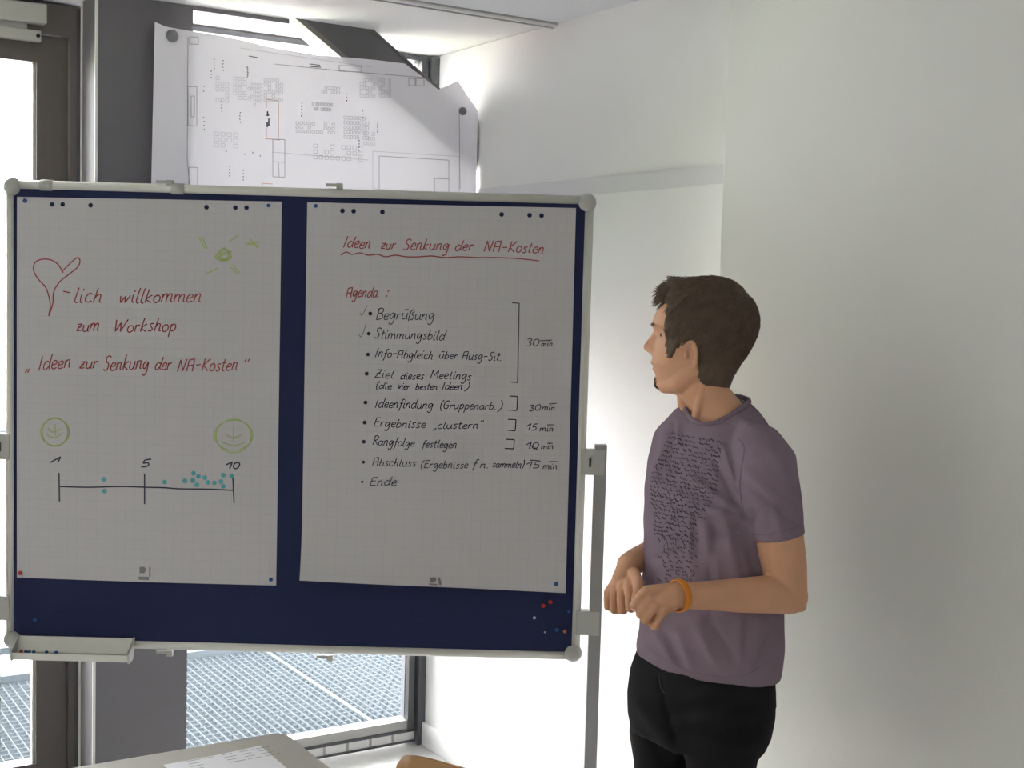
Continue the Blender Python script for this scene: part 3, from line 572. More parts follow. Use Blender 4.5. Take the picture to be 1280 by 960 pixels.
# ================================================================ table, paper, chair
TX1, TY1, TZ = -1.222, -1.602, .73
tb = thing('meeting_table', (-1.62, -2.4, 0), 'light grey meeting table with rounded corner in the foreground', 'table')
def rrect(x0, x1, y0, y1, r, z):
    P = []
    for cx, cy, a0 in ((x1-r, y1-r, 0), (x0+r, y1-r, 90), (x0+r, y0+r, 180), (x1-r, y0+r, 270)):
        for k in range(6): a = math.radians(a0+18*k); P.append((cx+r*math.cos(a), cy+r*math.sin(a), z))
    return P
obj('tabletop', prism(bmesh.new(), rrect(-2.02, TX1, -3.2, TY1, .03, TZ), (0, 0, -.004)), 'table', tb)
obj('edge_band', prism(bmesh.new(), rrect(-2.019, TX1-.001, -3.199, TY1-.001, .03, TZ-.004), (0, 0, -.021)), 'tedge', tb)
obj('apron', B(-1.96, -1.28, -3.14, -1.66, TZ-.075, TZ-.026), 'post', tb)
for x in (-1.975, -1.265):
    for y in (-3.155, -1.645): obj('leg', tube(bmesh.new(), [(x, y, TZ-.026), (x, y, 0)], .022, 14), 'post', tb, True)
sp = thing('printed_sheet', on_z(285, 952, TZ), 'white printed sheet of paper lying on the grey table', 'paper')
c = [on_z(204, 957, TZ), on_z(325, 935, TZ), on_z(342, 940, TZ)]; a_, b_ = c[0], c[1]
e1 = (b_-a_).normalized(); e2 = Vector((e1.y, -e1.x, 0)); L1 = (b_-a_).length
bm = bmesh.new(); g = [[bm.verts.new(a_+e1*L1*i/8+e2*.21*1.41*j/8+Vector((0, 0, .0012+.0035*math.sin(i*.7)*math.sin(PI*j/8)*.4+(.004*(i/8)**3*(1-j/8))))) for i in range(9)] for j in range(9)]
for j in range(8):
    for i in range(8): bm.faces.new((g[j][i], g[j+1][i], g[j+1][i+1], g[j][i+1]))
o = obj('paper', bm, 'sheet', sp); md = o.modifiers.new('s', 'SOLIDIFY'); md.thickness = .0004; md.offset = 1
st = []
for j in range(4):
    for i in range(5):
        if rn.random() < .75:
            x = .04+i*L1/5.5; y = .02+j*.016; st.append([(x, y), (x+.02+.015*rn.random(), y)])
V, E_, F = ribbons(st, lambda x, y, h: a_+e1*x+e2*y+Vector((0, 0, .0075)), .0022); obj('print', (V, E_, F), 'grey_print', sp)

CA = on_z(500, 935, .862); CD = Vector((.35, -.94, 0)).normalized(); CN = Vector((-CD.y, CD.x, 0)); CN = -CN if CN.x < 0 else CN     # CN points away from the table
CC = CA+CD*.195-CN*.03; CC.z = 0
ch = thing('wooden_chair', (CC.x-CN.x*.2, CC.y-CN.y*.2, 0), 'beech plywood chair with curved backrest pushed up to the table', 'chair')
def cp(s, d, z): return CC+CD*s+CN*d+Vector((0, 0, z))
def shell(bm, fun, nu, nv, thick):
    g = [[Vector(fun(i/nu*2-1, j/nv)) for i in range(nu+1)] for j in range(nv+1)]
    F_ = [[bm.verts.new(p) for p in r] for r in g]; K = []
    for j in range(nv+1):
        row = []
        for i in range(nu+1):
            a = g[j][min(nu, i+1)]-g[j][max(0, i-1)]; b = g[min(nv, j+1)][i]-g[max(0, j-1)][i]; row.append(bm.verts.new(g[j][i]+a.cross(b).normalized()*thick))
        K.append(row)
    for j in range(nv):
        for i in range(nu): bm.faces.new((F_[j][i], F_[j][i+1], F_[j+1][i+1], F_[j+1][i])); bm.faces.new((K[j][i], K[j+1][i], K[j+1][i+1], K[j][i+1]))
    for i in range(nu): bm.faces.new((F_[0][i], K[0][i], K[0][i+1], F_[0][i+1])); bm.faces.new((F_[nv][i], F_[nv][i+1], K[nv][i+1], K[nv][i]))
    for j in range(nv): bm.faces.new((F_[j][0], F_[j+1][0], K[j+1][0], K[j][0])); bm.faces.new((F_[j][nu], K[j][nu], K[j+1][nu], F_[j+1][nu]))
def back(s, t):
    w = .205*(1-.10*abs(2*t-1)**3)*(1 if t < .95 else math.sqrt(max(.0, 1-((t-.95)/.05)**2))*.03+.97); return cp(s*w, .012*(1-s*s)+.03*t, .533+.325*t-(.005*abs(s)**10 if t > .95 else 0))
bm = bmesh.new(); shell(bm, back, 16, 14, .011); obj('backrest', bm, 'wood', ch, True)
def seat(s, t): return cp(s*.21*(1-.08*(1-t)), -.42+.42*t, .45+.012*s*s-.02*math.exp(-((t)/.12)**2)+.01*t)
bm = bmesh.new(); shell(bm, seat, 12, 12, .011); obj('seat', bm, 'wood', ch, True)
for s in (-1, 1):
    obj('leg', tube(bmesh.new(), [cp(s*.17, .05, .60), cp(s*.18, .035, .43), cp(s*.21, .06, .0)], .011, 10), 'chrome', ch, True)
    obj('leg', tube(bmesh.new(), [cp(s*.18, -.36, .43), cp(s*.21, -.40, .0)], .011, 10), 'chrome', ch, True)
    obj('seat_rail', tube(bmesh.new(), [cp(s*.18, -.37, .432), cp(s*.18, .03, .432)], .009, 8), 'chrome', ch, True)
# ================================================================ the man
D0 = 2.80
HR = Vector((math.cos(YAW), math.sin(YAW), 0)); HF = Vector((-math.sin(YAW), math.cos(YAW), 0)); ZU = Vector((0, 0, 1))      # to the right, away from the camera, up
def P(px, py, f=0): return at(px, py, D0+f)
def rr(px, f=0): return px*(D0+f)/FPX
M['skin'] = mat('skin', (.68, .37, .225), .5, noise=.12, nscale=14, bump=.25, bscale=350, sss=.06, spec=.35)
M['hair'] = mat('dark_brown_hair', (.120, .082, .056), .55, noise=.5, nscale=60, spec=.35)
M['stubble'] = mat('goatee_hair', (.10, .065, .045), .6, noise=.3, nscale=90, spec=.2)
M['shirt'] = mat('mauve_grey_cotton', (.255, .195, .245), .95, noise=.10, nscale=16, bump=.5, bscale=420, spec=.1)
M['denim'] = mat('black_denim', (.014, .014, .016), .9, noise=.25, nscale=30, bump=.5, bscale=500, spec=.15)
M['stitch'] = mat('stitching', (.10, .085, .06), .8)
M['wrist'] = mat('orange_silicone', (.80, .27, .02), .45)
M['eye'] = mat('eye_white', (.6, .58, .55), .2); M['iris'] = mat('iris', (.06, .05, .04), .2); M['shoe'] = mat('dark_shoe', (.02, .018, .016), .5)
KM = 2.62/D0; ZG = -CAM.z*(1/KM-1)      # the figure is modelled at 2.8 m, then stood on the floor at its own size
man = thing('person', (P(880, 700).x, P(880, 700).y, ZG), 'short-haired man in mauve t-shirt and black jeans looking at the pinboard', 'person')

def remeshed(name, bm, voxel, material, smooth_it, fn=None, parent=man, dec=None):
    bmesh.ops.recalc_face_normals(bm, faces=bm.faces); me = bpy.data.meshes.new('tmp'); bm.to_mesh(me); bm.free()
    o = bpy.data.objects.new('tmp', me); C.objects.link(o)
    r = o.modifiers.new('r', 'REMESH'); r.mode = 'VOXEL'; r.voxel_size = voxel
    s = o.modifiers.new('s', 'SMOOTH'); s.factor = .5; s.iterations = smooth_it
    dg = bpy.context.evaluated_depsgraph_get(); ev = o.evaluated_get(dg); m2 = bpy.data.meshes.new_from_object(ev)
    bpy.data.objects.remove(o); m2.name = name
    if fn:
        n = len(m2.vertices); co = np.empty(n*3); m2.vertices.foreach_get('co', co); co = co.reshape(-1, 3)
        no = np.empty(n*3); m2.vertices.foreach_get('normal', no); no = no.reshape(-1, 3)
        m2.vertices.foreach_set('co', fn(co, no).ravel()); m2.update()
    m2.materials.clear(); m2.materials.append(M[material]); m2.polygons.foreach_set('use_smooth', [True]*len(m2.polygons))
    o = bpy.data.objects.new(name, m2); C.objects.link(o); o.parent = parent; o.matrix_parent_inverse = parent.matrix_basis.inverted(); return o
def rings(bm, rs, n=40, ex=2.0):
    """rs: (centre, axis A, half length a, axis B, half length b[, front lift])"""
    R_ = []
    for c, A, a, Bq, b, *ex_ in rs:
        lift = ex_[0] if ex_ else 0; ring = []
        for k in range(n):
            t = 2*PI*k/n; ct, st_ = math.cos(t), math.sin(t); ca = math.copysign(abs(ct)**(2/ex), ct); sb = math.copysign(abs(st_)**(2/ex), st_)
            ring.append(bm.verts.new(c+A*(a*ca)+Bq*(b*sb)+ZU*(lift*sb)))
        R_.append(ring)
    for p, q in zip(R_, R_[1:]):
        for k in range(n): bm.faces.new((p[k], p[(k+1) % n], q[(k+1) % n], q[k]))
    bm.faces.new(R_[0][::-1]); bm.faces.new(R_[-1]); return bm
PH = math.radians(42)
CHEST = -HR*math.cos(PH)-HF*math.sin(PH)             # the way the chest faces
SIDE = HR*math.sin(PH)-HF*math.cos(PH)               # his left

# ---------------------------------------------------------------- head
PHH = math.radians(9)
HX = -HR*math.cos(PHH)+HF*math.sin(PHH); HY = Vector((-HX.y, HX.x, 0)); HY = HY if HY.dot(HF) < 0 else -HY      # face direction, his left
S = D0/FPX; HC = P(878, 420, 0)
def hx(px): return (878-px)*S/math.cos(PHH)*.99
def hz(py): return (420-py)*S
def head_pt(x, y, z): return HC+HX*x+HY*y+ZU*z
# py, front (no nose), back, half width
HT = [(352.5, 880, 882, .004), (354, 864, 900, .032), (358, 850, 912, .048), (365, 838, 922, .060), (376, 828.5, 931, .069), (390, 820.5, 937, .0745), (400, 816.5, 938, .0765), (408, 815.0, 938, .0770), (416, 819.0, 936, .0765), (424, 820.5, 934, .0750),
      (434, 820.0, 930, .0725), (442, 819.0, 926, .0705), (450, 817.5, 922, .0685), (456, 817.0, 919, .0665), (463, 819, 916, .0640), (470, 820.0, 914, .0610), (477, 823, 912, .0570), (484, 824.0, 908, .0510), (489, 830, 900, .044), (493, 836, 890, .034), (495, 850, 880, .014)]
def smooth_tab(py):
    ys = [r[0] for r in HT]; return [float(np.interp(py, ys, [r[k] for r in HT])) for k in (1, 2, 3)]
def g(v, m, s): return math.exp(-((v-m)/s)**2)
def head_surf(th, py, off=0):
    """th = 0 at the face centre; +90 deg at his left ear"""
    f, b, w = smooth_tab(py); xf, xb = hx(f), hx(b); cx = xb+(xf-xb)*.46; c, s = math.cos(th), math.sin(th)
    lf = xf-cx; lb = cx-xb; e = 2.25; ac, as_ = abs(c)**(2/e), abs(s)**(2/e)
    x = cx+(lf if c > 0 else -lb)*ac; y = w*as_*(1 if s > 0 else -1)
    z = hz(py); ay = abs(y)
    if c > 0:
        # nose: ridge from nasion to tip
        if py > 408 and py < 450:
            prof = float(np.interp(py, [408, 414, 420, 428, 435, 440, 444, 449], [0, .001, .009, .0205, .0268, .0225, .009, 0])); wd = float(np.interp(py, [410, 425, 435, 441, 446], [.008, .009, .0125, .0155, .012])); x += prof*math.exp(-(ay/wd)**2.4)
        x -= .0085*g(py, 419, 6.5)*g(ay, .031, .016)             # eye sockets
        x += .0035*g(py, 408, 4)*g(ay, .022, .022)               # brow
        x += .0045*g(py, 455, 3.6)*g(ay, 0, .021)                # upper lip
        x -= .0035*g(py, 459.5, 1.5)*g(ay, 0, .022)
        x += .0035*g(py, 463.5, 3.2)*g(ay, 0, .019)              # lower lip
        x -= .003*g(py, 470, 3.5)*g(ay, 0, .025)
        x += .0055*g(py, 481, 7)*g(ay, 0, .022)                  # chin
        y += (.004 if s > 0 else -.004)*g(py, 433, 9)*g(c, .55, .3)  # cheekbones
    x *= 1; n = Vector((c, s, 0))
    return head_pt(x+off*c, y+off*s, z)
body = bmesh.new()
NT = 96; lev = [352.5, 353.2]+[354+1.5*i for i in range(94)]+[494.9]; lev = [l for l in lev if l <= 495]
R_ = [[body.verts.new(head_surf(2*PI*k/NT, l)) for k in range(NT)] for l in lev]
for p, q in zip(R_, R_[1:]):
    for k in range(NT): body.faces.new((p[k], p[(k+1) % NT], q[(k+1) % NT], q[k]))
body.faces.new(R_[0][::-1]); body.faces.new(R_[-1])
# jaw mass under the ear, throat, neck
capsule(body, [P(868, 462, -.035), P(846, 480, -.022), P(832, 483, -.006)], [.030, .024, .016])
capsule(body, [P(868, 462, .045), P(846, 480, .034), P(832, 483, .012)], [.030, .024, .016])
neck = []
for py, x0, x1, a in ((440, 852, 905, .050), (465, 848, 906, .053), (480, 845, 909, .055), (493, 846, 919, .057), (507, 857, 931, .062), (520, 860, 940, .066), (532, 856, 944, .074), (544, 858, 940, .078)):
    neck.append((P((x0+x1)/2, py, .0), HR, rr((x1-x0)/2), HF, a))
rings(body, neck, 40)
capsule(body, [P(852, 490, 0), P(853, 504, 0), P(865, 522, -.005), P(876, 548, -.01)], [.011, .012, .011, .011])     # larynx
capsule(body, [P(882, 468, -.046), P(875, 498, -.049), P(868, 524, -.043), P(868, 552, -.03)], [.009, .009, .009, .009])  # neck muscle
# ears
def ear(bm, s):
    fy = .071*s
    def e(a, r, o=0): return head_pt(hx(865.5)+.0125*r*math.cos(a)+.0, fy+s*(.008+o+.008*max(0, -math.cos(a))), hz(442)+.0295*r*math.sin(a)+.0016*math.cos(a))
    tube(bm, [e(math.radians(a), 1, .002) for a in (-60, -30, 0, 30, 60, 90, 120, 150, 180, 210, 235)][3:], [.0038]*8, 10)
    tube(bm, [e(math.radians(a), 1, .003) for a in (200, 225, 250)], [.0045, .0065, .0055], 10)
    tube(bm, [e(math.radians(a), .62, .001) for a in (60, 100, 140, 180, 220, 250)], [.0028]*6, 8)
    capsule(bm, [head_pt(hx(866)+x, fy*.96, hz(442)+z) for x, z in ((0, -.022), (-.004, 0), (-.004, .018))], [.006, .0065, .006])
    capsule(bm, [head_pt(hx(859), fy+s*.003, hz(446)), head_pt(hx(859.5), fy+s*.003, hz(441))], [.004, .004])
for s in (1, -1): ear(body, s)

# ---------------------------------------------------------------- torso under the clothes, arms, hands
tor = []
for py, cx, w, a in ((520, 893, .075, .055), (534, 893, .110, .068), (555, 898, .145, .088), (590, 898, .155, .100), (640, 893, .158, .105), (700, 890, .150, .102), (760, 888, .152, .104), (810, 884, .158, .108), (860, 876, .160, .108), (905, 872, .158, .108)):
    tor.append((P(cx, py), SIDE, w, CHEST, a))
rings(body, tor, 36)
LS, LE, LW = P(952, 572, -.135), P(984, 739, -.150), P(852, 744.5, -.262)
capsule(body, [P(930, 555, -.08), LS, P(964, 612, -.150), P(974, 670, -.153), P(980, 705, -.15), LE], [.038, .044, .045, rr(30, -.15), rr(28.5, -.15), rr(25, -.15)], 20)
capsule(body, [P(987, 745, -.15), P(960, 743, -.172), P(930, 744, -.196), P(895, 744.5, -.225), P(866, 744.5, -.25), LW], [rr(23, -.15), rr(24, -.17), rr(22, -.2), rr(19, -.22), rr(17, -.25), rr(17.5, -.26)], 20)
capsule(body, [P(1000, 757, -.148), P(990, 752, -.15)], [.014, .02])
RS, RE, RW = P(846, 566, .125), P(884, 672, .27), P(786, 706, .035)
capsule(body, [P(880, 550, .08), RS, P(870, 620, .21), RE], [.040, .044, .044, .042], 18)
capsule(body, [RE, P(850, 688, .19), P(815, 694, .105), P(797, 700, .06), RW], [.042, .041, .035, .029, .027], 18)
def fingers(bm, defs):
    for pts, r in defs: capsule(bm, [P(*p) for p in pts], [rr(q, -.2) for q in r], 12)
# his left hand (nearer): back of the hand to the camera, knuckles forward, fingers curled under
capsule(body, [P(852, 744.5, -.262), P(840, 746, -.274), P(828, 749, -.280)], [rr(15.5, -.26), rr(15, -.27), rr(13.5, -.28)], 16)
for (y0, y1, x0, x1) in ((736, 738, 842, 807), (742, 748, 842, 812), (749, 758, 842, 818), (755, 765, 842, 828)):
    capsule(body, [P(x0, y0, -.272), P(x1, y1, -.293)], [rr(8, -.27), rr(6.4, -.29)], 12)
fingers(body, [([(807, 738, -.293), (799, 747, -.296), (792, 757, -.292), (794, 760, -.268), (799, 756, -.250)], [6.2, 5.8, 5.8, 5.2, 4.4]),
               ([(812, 748, -.296), (805, 758, -.300), (799.5, 768, -.294), (803, 770, -.270), (808, 765, -.254)], [6.0, 5.5, 5.4, 5.0, 4.2]),
               ([(818, 758, -.296), (811.5, 767, -.299), (805.5, 775.5, -.293), (809, 777, -.270), (814, 772, -.256)], [5.8, 5.2, 5.1, 4.7, 4.0]),
               ([(828, 765, -.292), (822, 775, -.294), (816.5, 783, -.288), (820, 784, -.268), (824, 779, -.256)], [5.6, 5.0, 4.8, 4.4, 3.8]),
               ([(834, 762, -.274), (824, 765, -.280), (813, 770, -.278)], [6, 6, 5]),
               ([(843, 736, -.255), (824, 739, -.232), (808, 745, -.222), (797, 751, -.226)], [8.5, 7.5, 6.3, 5.0])])
# his right hand (farther): loose fist seen from the back
capsule(body, [P(787, 706, .035), P(783, 716, .018), P(777, 727, .000)], [rr(15.5), rr(15), rr(13.5)], 16)
for (x0, y0, x1, y1, f1) in ((780, 716, 760.5, 741, .012), (781, 717, 768, 737, -.010), (783, 718, 777, 735, -.030), (786, 719, 786, 734, -.044)):
    capsule(body, [P(x0, y0, .012), P(x1, y1, f1)], [rr(8.5), rr(6.6)], 12)
fingers(body, [([(760.5, 741, .012), (758.8, 750, .010), (759, 759, .014), (762, 760, .036), (766, 755, .048)], [6.0, 5.2, 5.0, 4.6, 4.0]),
               ([(768, 737, -.010), (766.6, 750, -.014), (767, 763, -.010), (770, 764, .014), (774, 758, .028)], [6.3, 5.6, 5.4, 5.0, 4.2]),
               ([(777, 735, -.030), (776, 750, -.036), (776.5, 764, -.032), (780, 764, -.008), (783, 758, .006)], [6.4, 5.7, 5.5, 5.0, 4.2]),
               ([(786, 734, -.044), (786, 748, -.056), (786.5, 761, -.054), (789, 762, -.032), (791, 756, -.018)], [6.3, 5.6, 5.4, 4.9, 4.2]),
               ([(792, 716, -.012), (798, 728, -.050), (797, 740, -.078), (793, 749, -.092)], [8.2, 7.4, 6.2, 5.0])])
# legs and feet
def down(c, z): return Vector((c.x, c.y, z+ZG))
hipL, hipR = P(900, 900, -.085), P(838, 900, .085); footL = down(hipL, 0)+HR*.0+CHEST*.02; footR = down(hipR, 0)+CHEST*.06-SIDE*.03
for h, ft in ((hipL, footL), (hipR, footR)):
    knee = (h+ft)/2+CHEST*.015; knee.z = .45+ZG; capsule(body, [h, (h+knee)/2, knee, Vector((ft.x, ft.y, .10+ZG))], [.066, .056, .048, .036], 16)
    capsule(body, [ft+ZU*.06-CHEST*.04, ft+ZU*.05+CHEST*.12], [.035, .03], 12)
def skinfix(co, no): return co
bodyo = remeshed('body', body, .0028, 'skin', 2)

for s in (1, -1):
    bm = bmesh.new(); bmesh.ops.create_uvsphere(bm, u_segments=20, v_segments=14, radius=.0118); c = head_pt(hx(834), s*.030, hz(419.5)); bmesh.ops.translate(bm, vec=c, verts=bm.verts); eb = obj('eyeball', bm, 'eye', man, True)
    bm = bmesh.new(); bmesh.ops.create_uvsphere(bm, u_segments=16, v_segments=10, radius=.0060); bmesh.ops.translate(bm, vec=c+HX*.0078, verts=bm.verts); obj('iris', bm, 'iris', eb, True)
    bm = bmesh.new(); tube(bm, [head_pt(hx(819.5-4*(1-abs(t-.3)*1.5))+.001, s*(.012+.034*t), hz(409.5-3*math.sin(PI*t*.8))) for t in (0, .2, .4, .6, .8, 1)], [.0016, .0026, .0028, .0026, .002, .001], 8); obj('eyebrow', bm, 'hair', man, True)
    bm = bmesh.new(); tube(bm, [c+HX*(.0105*math.cos(a*1.1))+HY*(.0125*math.sin(a))+ZU*.0048 for a in (-1.1, -.6, 0, .6, 1.1)], [.0018, .0026, .0028, .0026, .0018], 8); obj('eyelid', bm, 'skin', man, True)

# ---------------------------------------------------------------- hair: cap shell plus locks
HAIRP = [(812, 371), (822, 372), (829, 378), (838, 382), (839, 394), (834, 406), (836, 425), (837, 441), (839.5, 448), (846, 440), (851, 431), (856, 424), (865, 421.5), (872, 425), (876, 436), (875, 452), (876, 468), (884, 476), (905, 482), (918, 481), (935, 480), (975, 400), (930, 320), (820, 320)]
def inpoly(x, y, poly=HAIRP):
    r = False; n = len(poly)
    for i in range(n):
        x1, y1 = poly[i]; x2, y2 = poly[(i+1) % n]
        if (y1 > y) != (y2 > y) and x < (x2-x1)*(y-y1)/(y2-y1)+x1: r = not r
    return r
def side_px(p):
    d = p-HC; return 878-d.dot(HX)/S*math.cos(PHH)/.99, 420-d.z/S
def in_hair(p): return inpoly(*side_px(p))
def hair_thick(px, py):
    t = .0105
    t += .004*g(py, 395, 30)*g(px, 936, 22)+.006*g(px, 833, 14)*g(py, 362, 16); t -= .0045*g(px, 845, 12)*g(py, 430, 22)-.0*g(px, 915, 15)
    return max(.003, t)
def face_poly_surface():
    N = 110; levs = [346.0]+[352.5+1.35*i for i in range(98)]
    pts = []; inside = []
    for l in levs:
        row = []; ri = []
        for k in range(N):
            th = 2*PI*k/N; base = head_surf(th, max(352.5, l)); ctr = head_pt(-.01, 0, .02); n = (base-ctr); n.z *= .9; n.normalize()
            if l < 352.5: base = head_pt(hx(882), 0, hz(352.5)); n = ZU
            px, py = side_px(base); ins = inpoly(px, py); row.append(base+n*(hair_thick(px, py) if ins else -.008)); ri.append(ins)
        pts.append(row); inside.append(ri)
    return pts, inside, N
pts, ins, N = face_poly_surface(); bm = bmesh.new(); VV = [[bm.verts.new(p) for p in r] for r in pts]
for j in range(len(VV)-1):
    for k in range(N):
        k2 = (k+1) % N
        if ins[j][k] or ins[j+1][k] or ins[j][k2] or ins[j+1][k2]: bm.faces.new((VV[j][k], VV[j+1][k], VV[j+1][k2], VV[j][k2]))
bmesh.ops.delete(bm, geom=[v for v in bm.verts if not v.link_faces], context='VERTS')
hairo = obj('hair', bm, 'hair', man, True)
_b = bmesh.new(); _b.from_mesh(hairo.data)
QP = [(826, 372), (825, 364), (829, 355), (834, 350.5), (845, 348), (862, 347), (885, 348.5), (905, 355), (905, 372), (880, 376), (850, 378), (838, 377)]; QR = []
for i in range(13):
    y = -.060+.010*i; k = math.sqrt(max(.02, 1-(y/.066)**2)); m_ = (872, 378); QR.append([_b.verts.new(head_pt(hx(m_[0]+(px-m_[0])*(k*.35+.65)), y, hz(m_[1]+(py-m_[1])*k))) for px, py in QP])
for p, q in zip(QR, QR[1:]):
    for k in range(len(QP)): _b.faces.new((p[k], p[(k+1) % len(QP)], q[(k+1) % len(QP)], q[k]))
_b.faces.new(QR[0]); _b.faces.new(QR[-1][::-1]); bmesh.ops.recalc_face_normals(_b, faces=_b.faces); _b.to_mesh(hairo.data); _b.free(); hairo.data.polygons.foreach_set('use_smooth', [True]*len(hairo.data.polygons))
bvh = BVHTree.FromPolygons([tuple(v.co) for v in hairo.data.vertices], [tuple(p.vertices) for p in hairo.data.polygons])
rn = random.Random(11); bm = bmesh.new(); whorl = head_pt(hx(925), 0, hz(372)); cen = head_pt(-.01, 0, .02); cnt = 0
while cnt < 3600:
    u, v, w = rn.gauss(0, 1), rn.gauss(0, 1), rn.gauss(0, 1); d = (HX*u+HY*v+ZU*w).normalized()
    hit = bvh.ray_cast(cen+d*.25, -d)
    if hit[0] is None: continue
    p = hit[0]; px, py = side_px(p)
    if not inpoly(px, py): continue
    cnt += 1; n = (p-cen).normalized(); fl = (p-whorl); fl = fl-n*fl.dot(n)
    if fl.length < 1e-4: continue
    fl.normalize(); front = g(px, 835, 20)*g(py, 360, 20)
    fl = (fl+Vector((rn.gauss(0, 1), rn.gauss(0, 1), rn.gauss(0, 1)))*.16-ZU*.35*(1-front)*(1 if py > 375 else .2)-HX*.25*(1 if px < 880 and py > 385 else 0)); fl = (fl-n*fl.dot(n)).normalized()
    L_ = rn.uniform(.018, .034)*(1 if py < 440 else .6); lift = .05+.05*rn.random()+.30*front*rn.random()+(.12 if py < 358 else 0)*rn.random(); pts_ = []; q = p-n*.003
    if py > 452: L_ *= .7
    for i in range(5):
        pts_.append(q); q = q+fl*(L_/4)+n*(lift*L_/4); m_ = (q-cen).normalized(); fl = (fl-m_*fl.dot(m_)*(.8 if front < .3 else .15)).normalized(); n = m_
        if front < .3:
            h2 = bvh.find_nearest(q)
            if h2[0] is not None: q = q*.55+(h2[0]+m_*(.0012+.0015*(i+1)*lift*3))*.45
    r0 = rn.uniform(.0010, .0019); tube(bm, pts_, [r0, r0*1.15, r0, r0*.65, r0*.12], 4)
# fringe tuft: fine locks brushed forward and up
for i in range(420):
    y = rn.uniform(-.052, .052); k = rn.random(); kk = math.sqrt(max(.05, 1-(y/.07)**2))
    b = head_pt(hx(rn.uniform(838, 858)), y, hz(378-(378-rn.uniform(352, 372))*kk)); tx, ty = (rn.uniform(820, 827), 371-6*rn.random()) if k < .35 else (rn.uniform(824, 832), rn.uniform(352, 362)) if k < .6 else (rn.uniform(830, 862), rn.uniform(344.5, 348))
    tip = head_pt(hx(tx), y+rn.gauss(0, .002), hz(378-(378-ty)*kk)); mid = (b+tip)/2+ZU*.002; r0 = rn.uniform(.0009, .0016); tube(bm, [b, (b+mid)/2+ZU*.001, mid, (mid+tip)/2+ZU*.0005, tip], [r0, r0*1.2, r0, r0*.7, r0*.15], 4)
lo = obj('hair_locks', bm, 'hair', hairo, True); lo['kind'] = 'stuff'
# goatee
bm = bmesh.new()
for i in range(420):
    y = rn.gauss(0, .0095); py = rn.uniform(473, 490); th = math.atan2(y, .09)*1.0; b = head_surf(math.asin(max(-.9, min(.9, y/.075)))*1.0, py); b = b - HX*.002
    tip = b+HX*rn.uniform(.0005, .0035)-ZU*rn.uniform(.002, .006)+HY*rn.gauss(0, .001); tube(bm, [b, (b+tip)/2+HX*.001, tip], [.0010, .0009, .0002], 4)
capsule(bm, [P(828, 480, .008), P(831, 487, .008)], [.006, .006])
obj('goatee', bm, 'stubble', man, True)

# ---------------------------------------------------------------- t-shirt
KC = [(936, 503, -.030), (926, 511, -.055), (912, 521, -.070), (894, 530, -.076), (878, 531.5, -.068), (865, 525, -.048), (857, 514, -.018), (857, 505, .012), (863, 499, .040), (880, 495, .060), (905, 494, .060), (926, 497, .035), (935, 500, .0)]
KP = [P(*k) for k in KC]; KCEN = P(895, 511, -.006)
def horiz_ang(p): d = p-KCEN; return math.atan2(d.dot(CHEST), d.dot(SIDE)) % (2*PI)
_ks = sorted([(horiz_ang(p), p) for p in KP], key=lambda q: q[0]); _ks = [( _ks[-1][0]-2*PI, _ks[-1][1])]+_ks+[(_ks[0][0]+2*PI, _ks[0][1])]
def collar_at(t, grow=0):
    t %= 2*PI
    for (a0, p0), (a1, p1) in zip(_ks, _ks[1:]):
        if a0 <= t <= a1: u = (t-a0)/(a1-a0); p = p0*(1-u)+p1*u; d = p-KCEN; d.z = 0; return p+d*grow
    return _ks[0][1]
NR = 64; sh = bmesh.new()
T = [(531, 896, .128, .086, .0), (538, 898, .146, .094, 0), (548, 899, .160, .101, 0), (562, 900, .169, .110, 0), (580, 899, .172, .117, 0), (605, 897.5, .174, .124, 0), (635, 895, .170, .126, 0), (670, 892.5, .166, .124, 0), (705, 891, .164, .122, 0),
     (740, 890, .165, .122, 0), (770, 889, .166, .123, .004), (800, 887.5, .169, .125, .006), (820, 885.5, .171, .126, .008), (834, 884, .167, .124, .009), (836, 884, .160, .118, .009)]
loops = [[collar_at(2*PI*k/NR) - (collar_at(2*PI*k/NR)-KCEN)*.25 - ZU*.03 for k in range(NR)], [collar_at(2*PI*k/NR) for k in range(NR)]]
def tring(py, cx, w, a, lf, ex=2.15):
    c = P(cx, py); out_ = []
    for k in range(NR):
        t = 2*PI*k/NR; ct, st_ = math.cos(t), math.sin(t); ca = math.copysign(abs(ct)**(2/ex), ct); sb_ = math.copysign(abs(st_)**(2/ex), st_); out_.append(c+SIDE*(w*ca)+CHEST*(a*sb_)+ZU*(lf*sb_))
    return out_
t0 = tring(*T[0]); loops.append([loops[1][k]*.5+t0[k]*.5+ZU*.006 for k in range(NR)])
for t in T: loops.append(tring(*t))
LV = [[sh.verts.new(p) for p in l] for l in loops]
for p, q in zip(LV, LV[1:]):
    for k in range(NR): sh.faces.new((p[k], p[(k+1) % NR], q[(k+1) % NR], q[k]))
sh.faces.new(LV[0][::-1]); sh.faces.new(LV[-1])
capsule(sh, [P(918, 540, -.05), P(936, 552, -.095), P(950, 570, -.130)], [.030, .046, .056], 24)
def cone(bm, pts, rads, n=28):
    tube(bm, pts, rads, n)
cone(sh, [P(925, 550, -.07), P(946, 562, -.122), P(958, 580, -.148), P(963, 615, -.152), P(968, 645, -.153), P(972.5, 673, -.153)], [.035, rr(36, -.14), rr(38.5, -.15), rr(37.5, -.15), rr(35.5, -.15), rr(34.5, -.15)], 32)
capsule(sh, [P(885, 542, .05), P(860, 550, .09), P(848, 568, .120)], [.03, .045, .054], 24)
cone(sh, [P(860, 555, .09), P(849, 572, .125), P(862, 605, .170), P(872, 632, .205)], [.04, .056, .056, .055], 28)
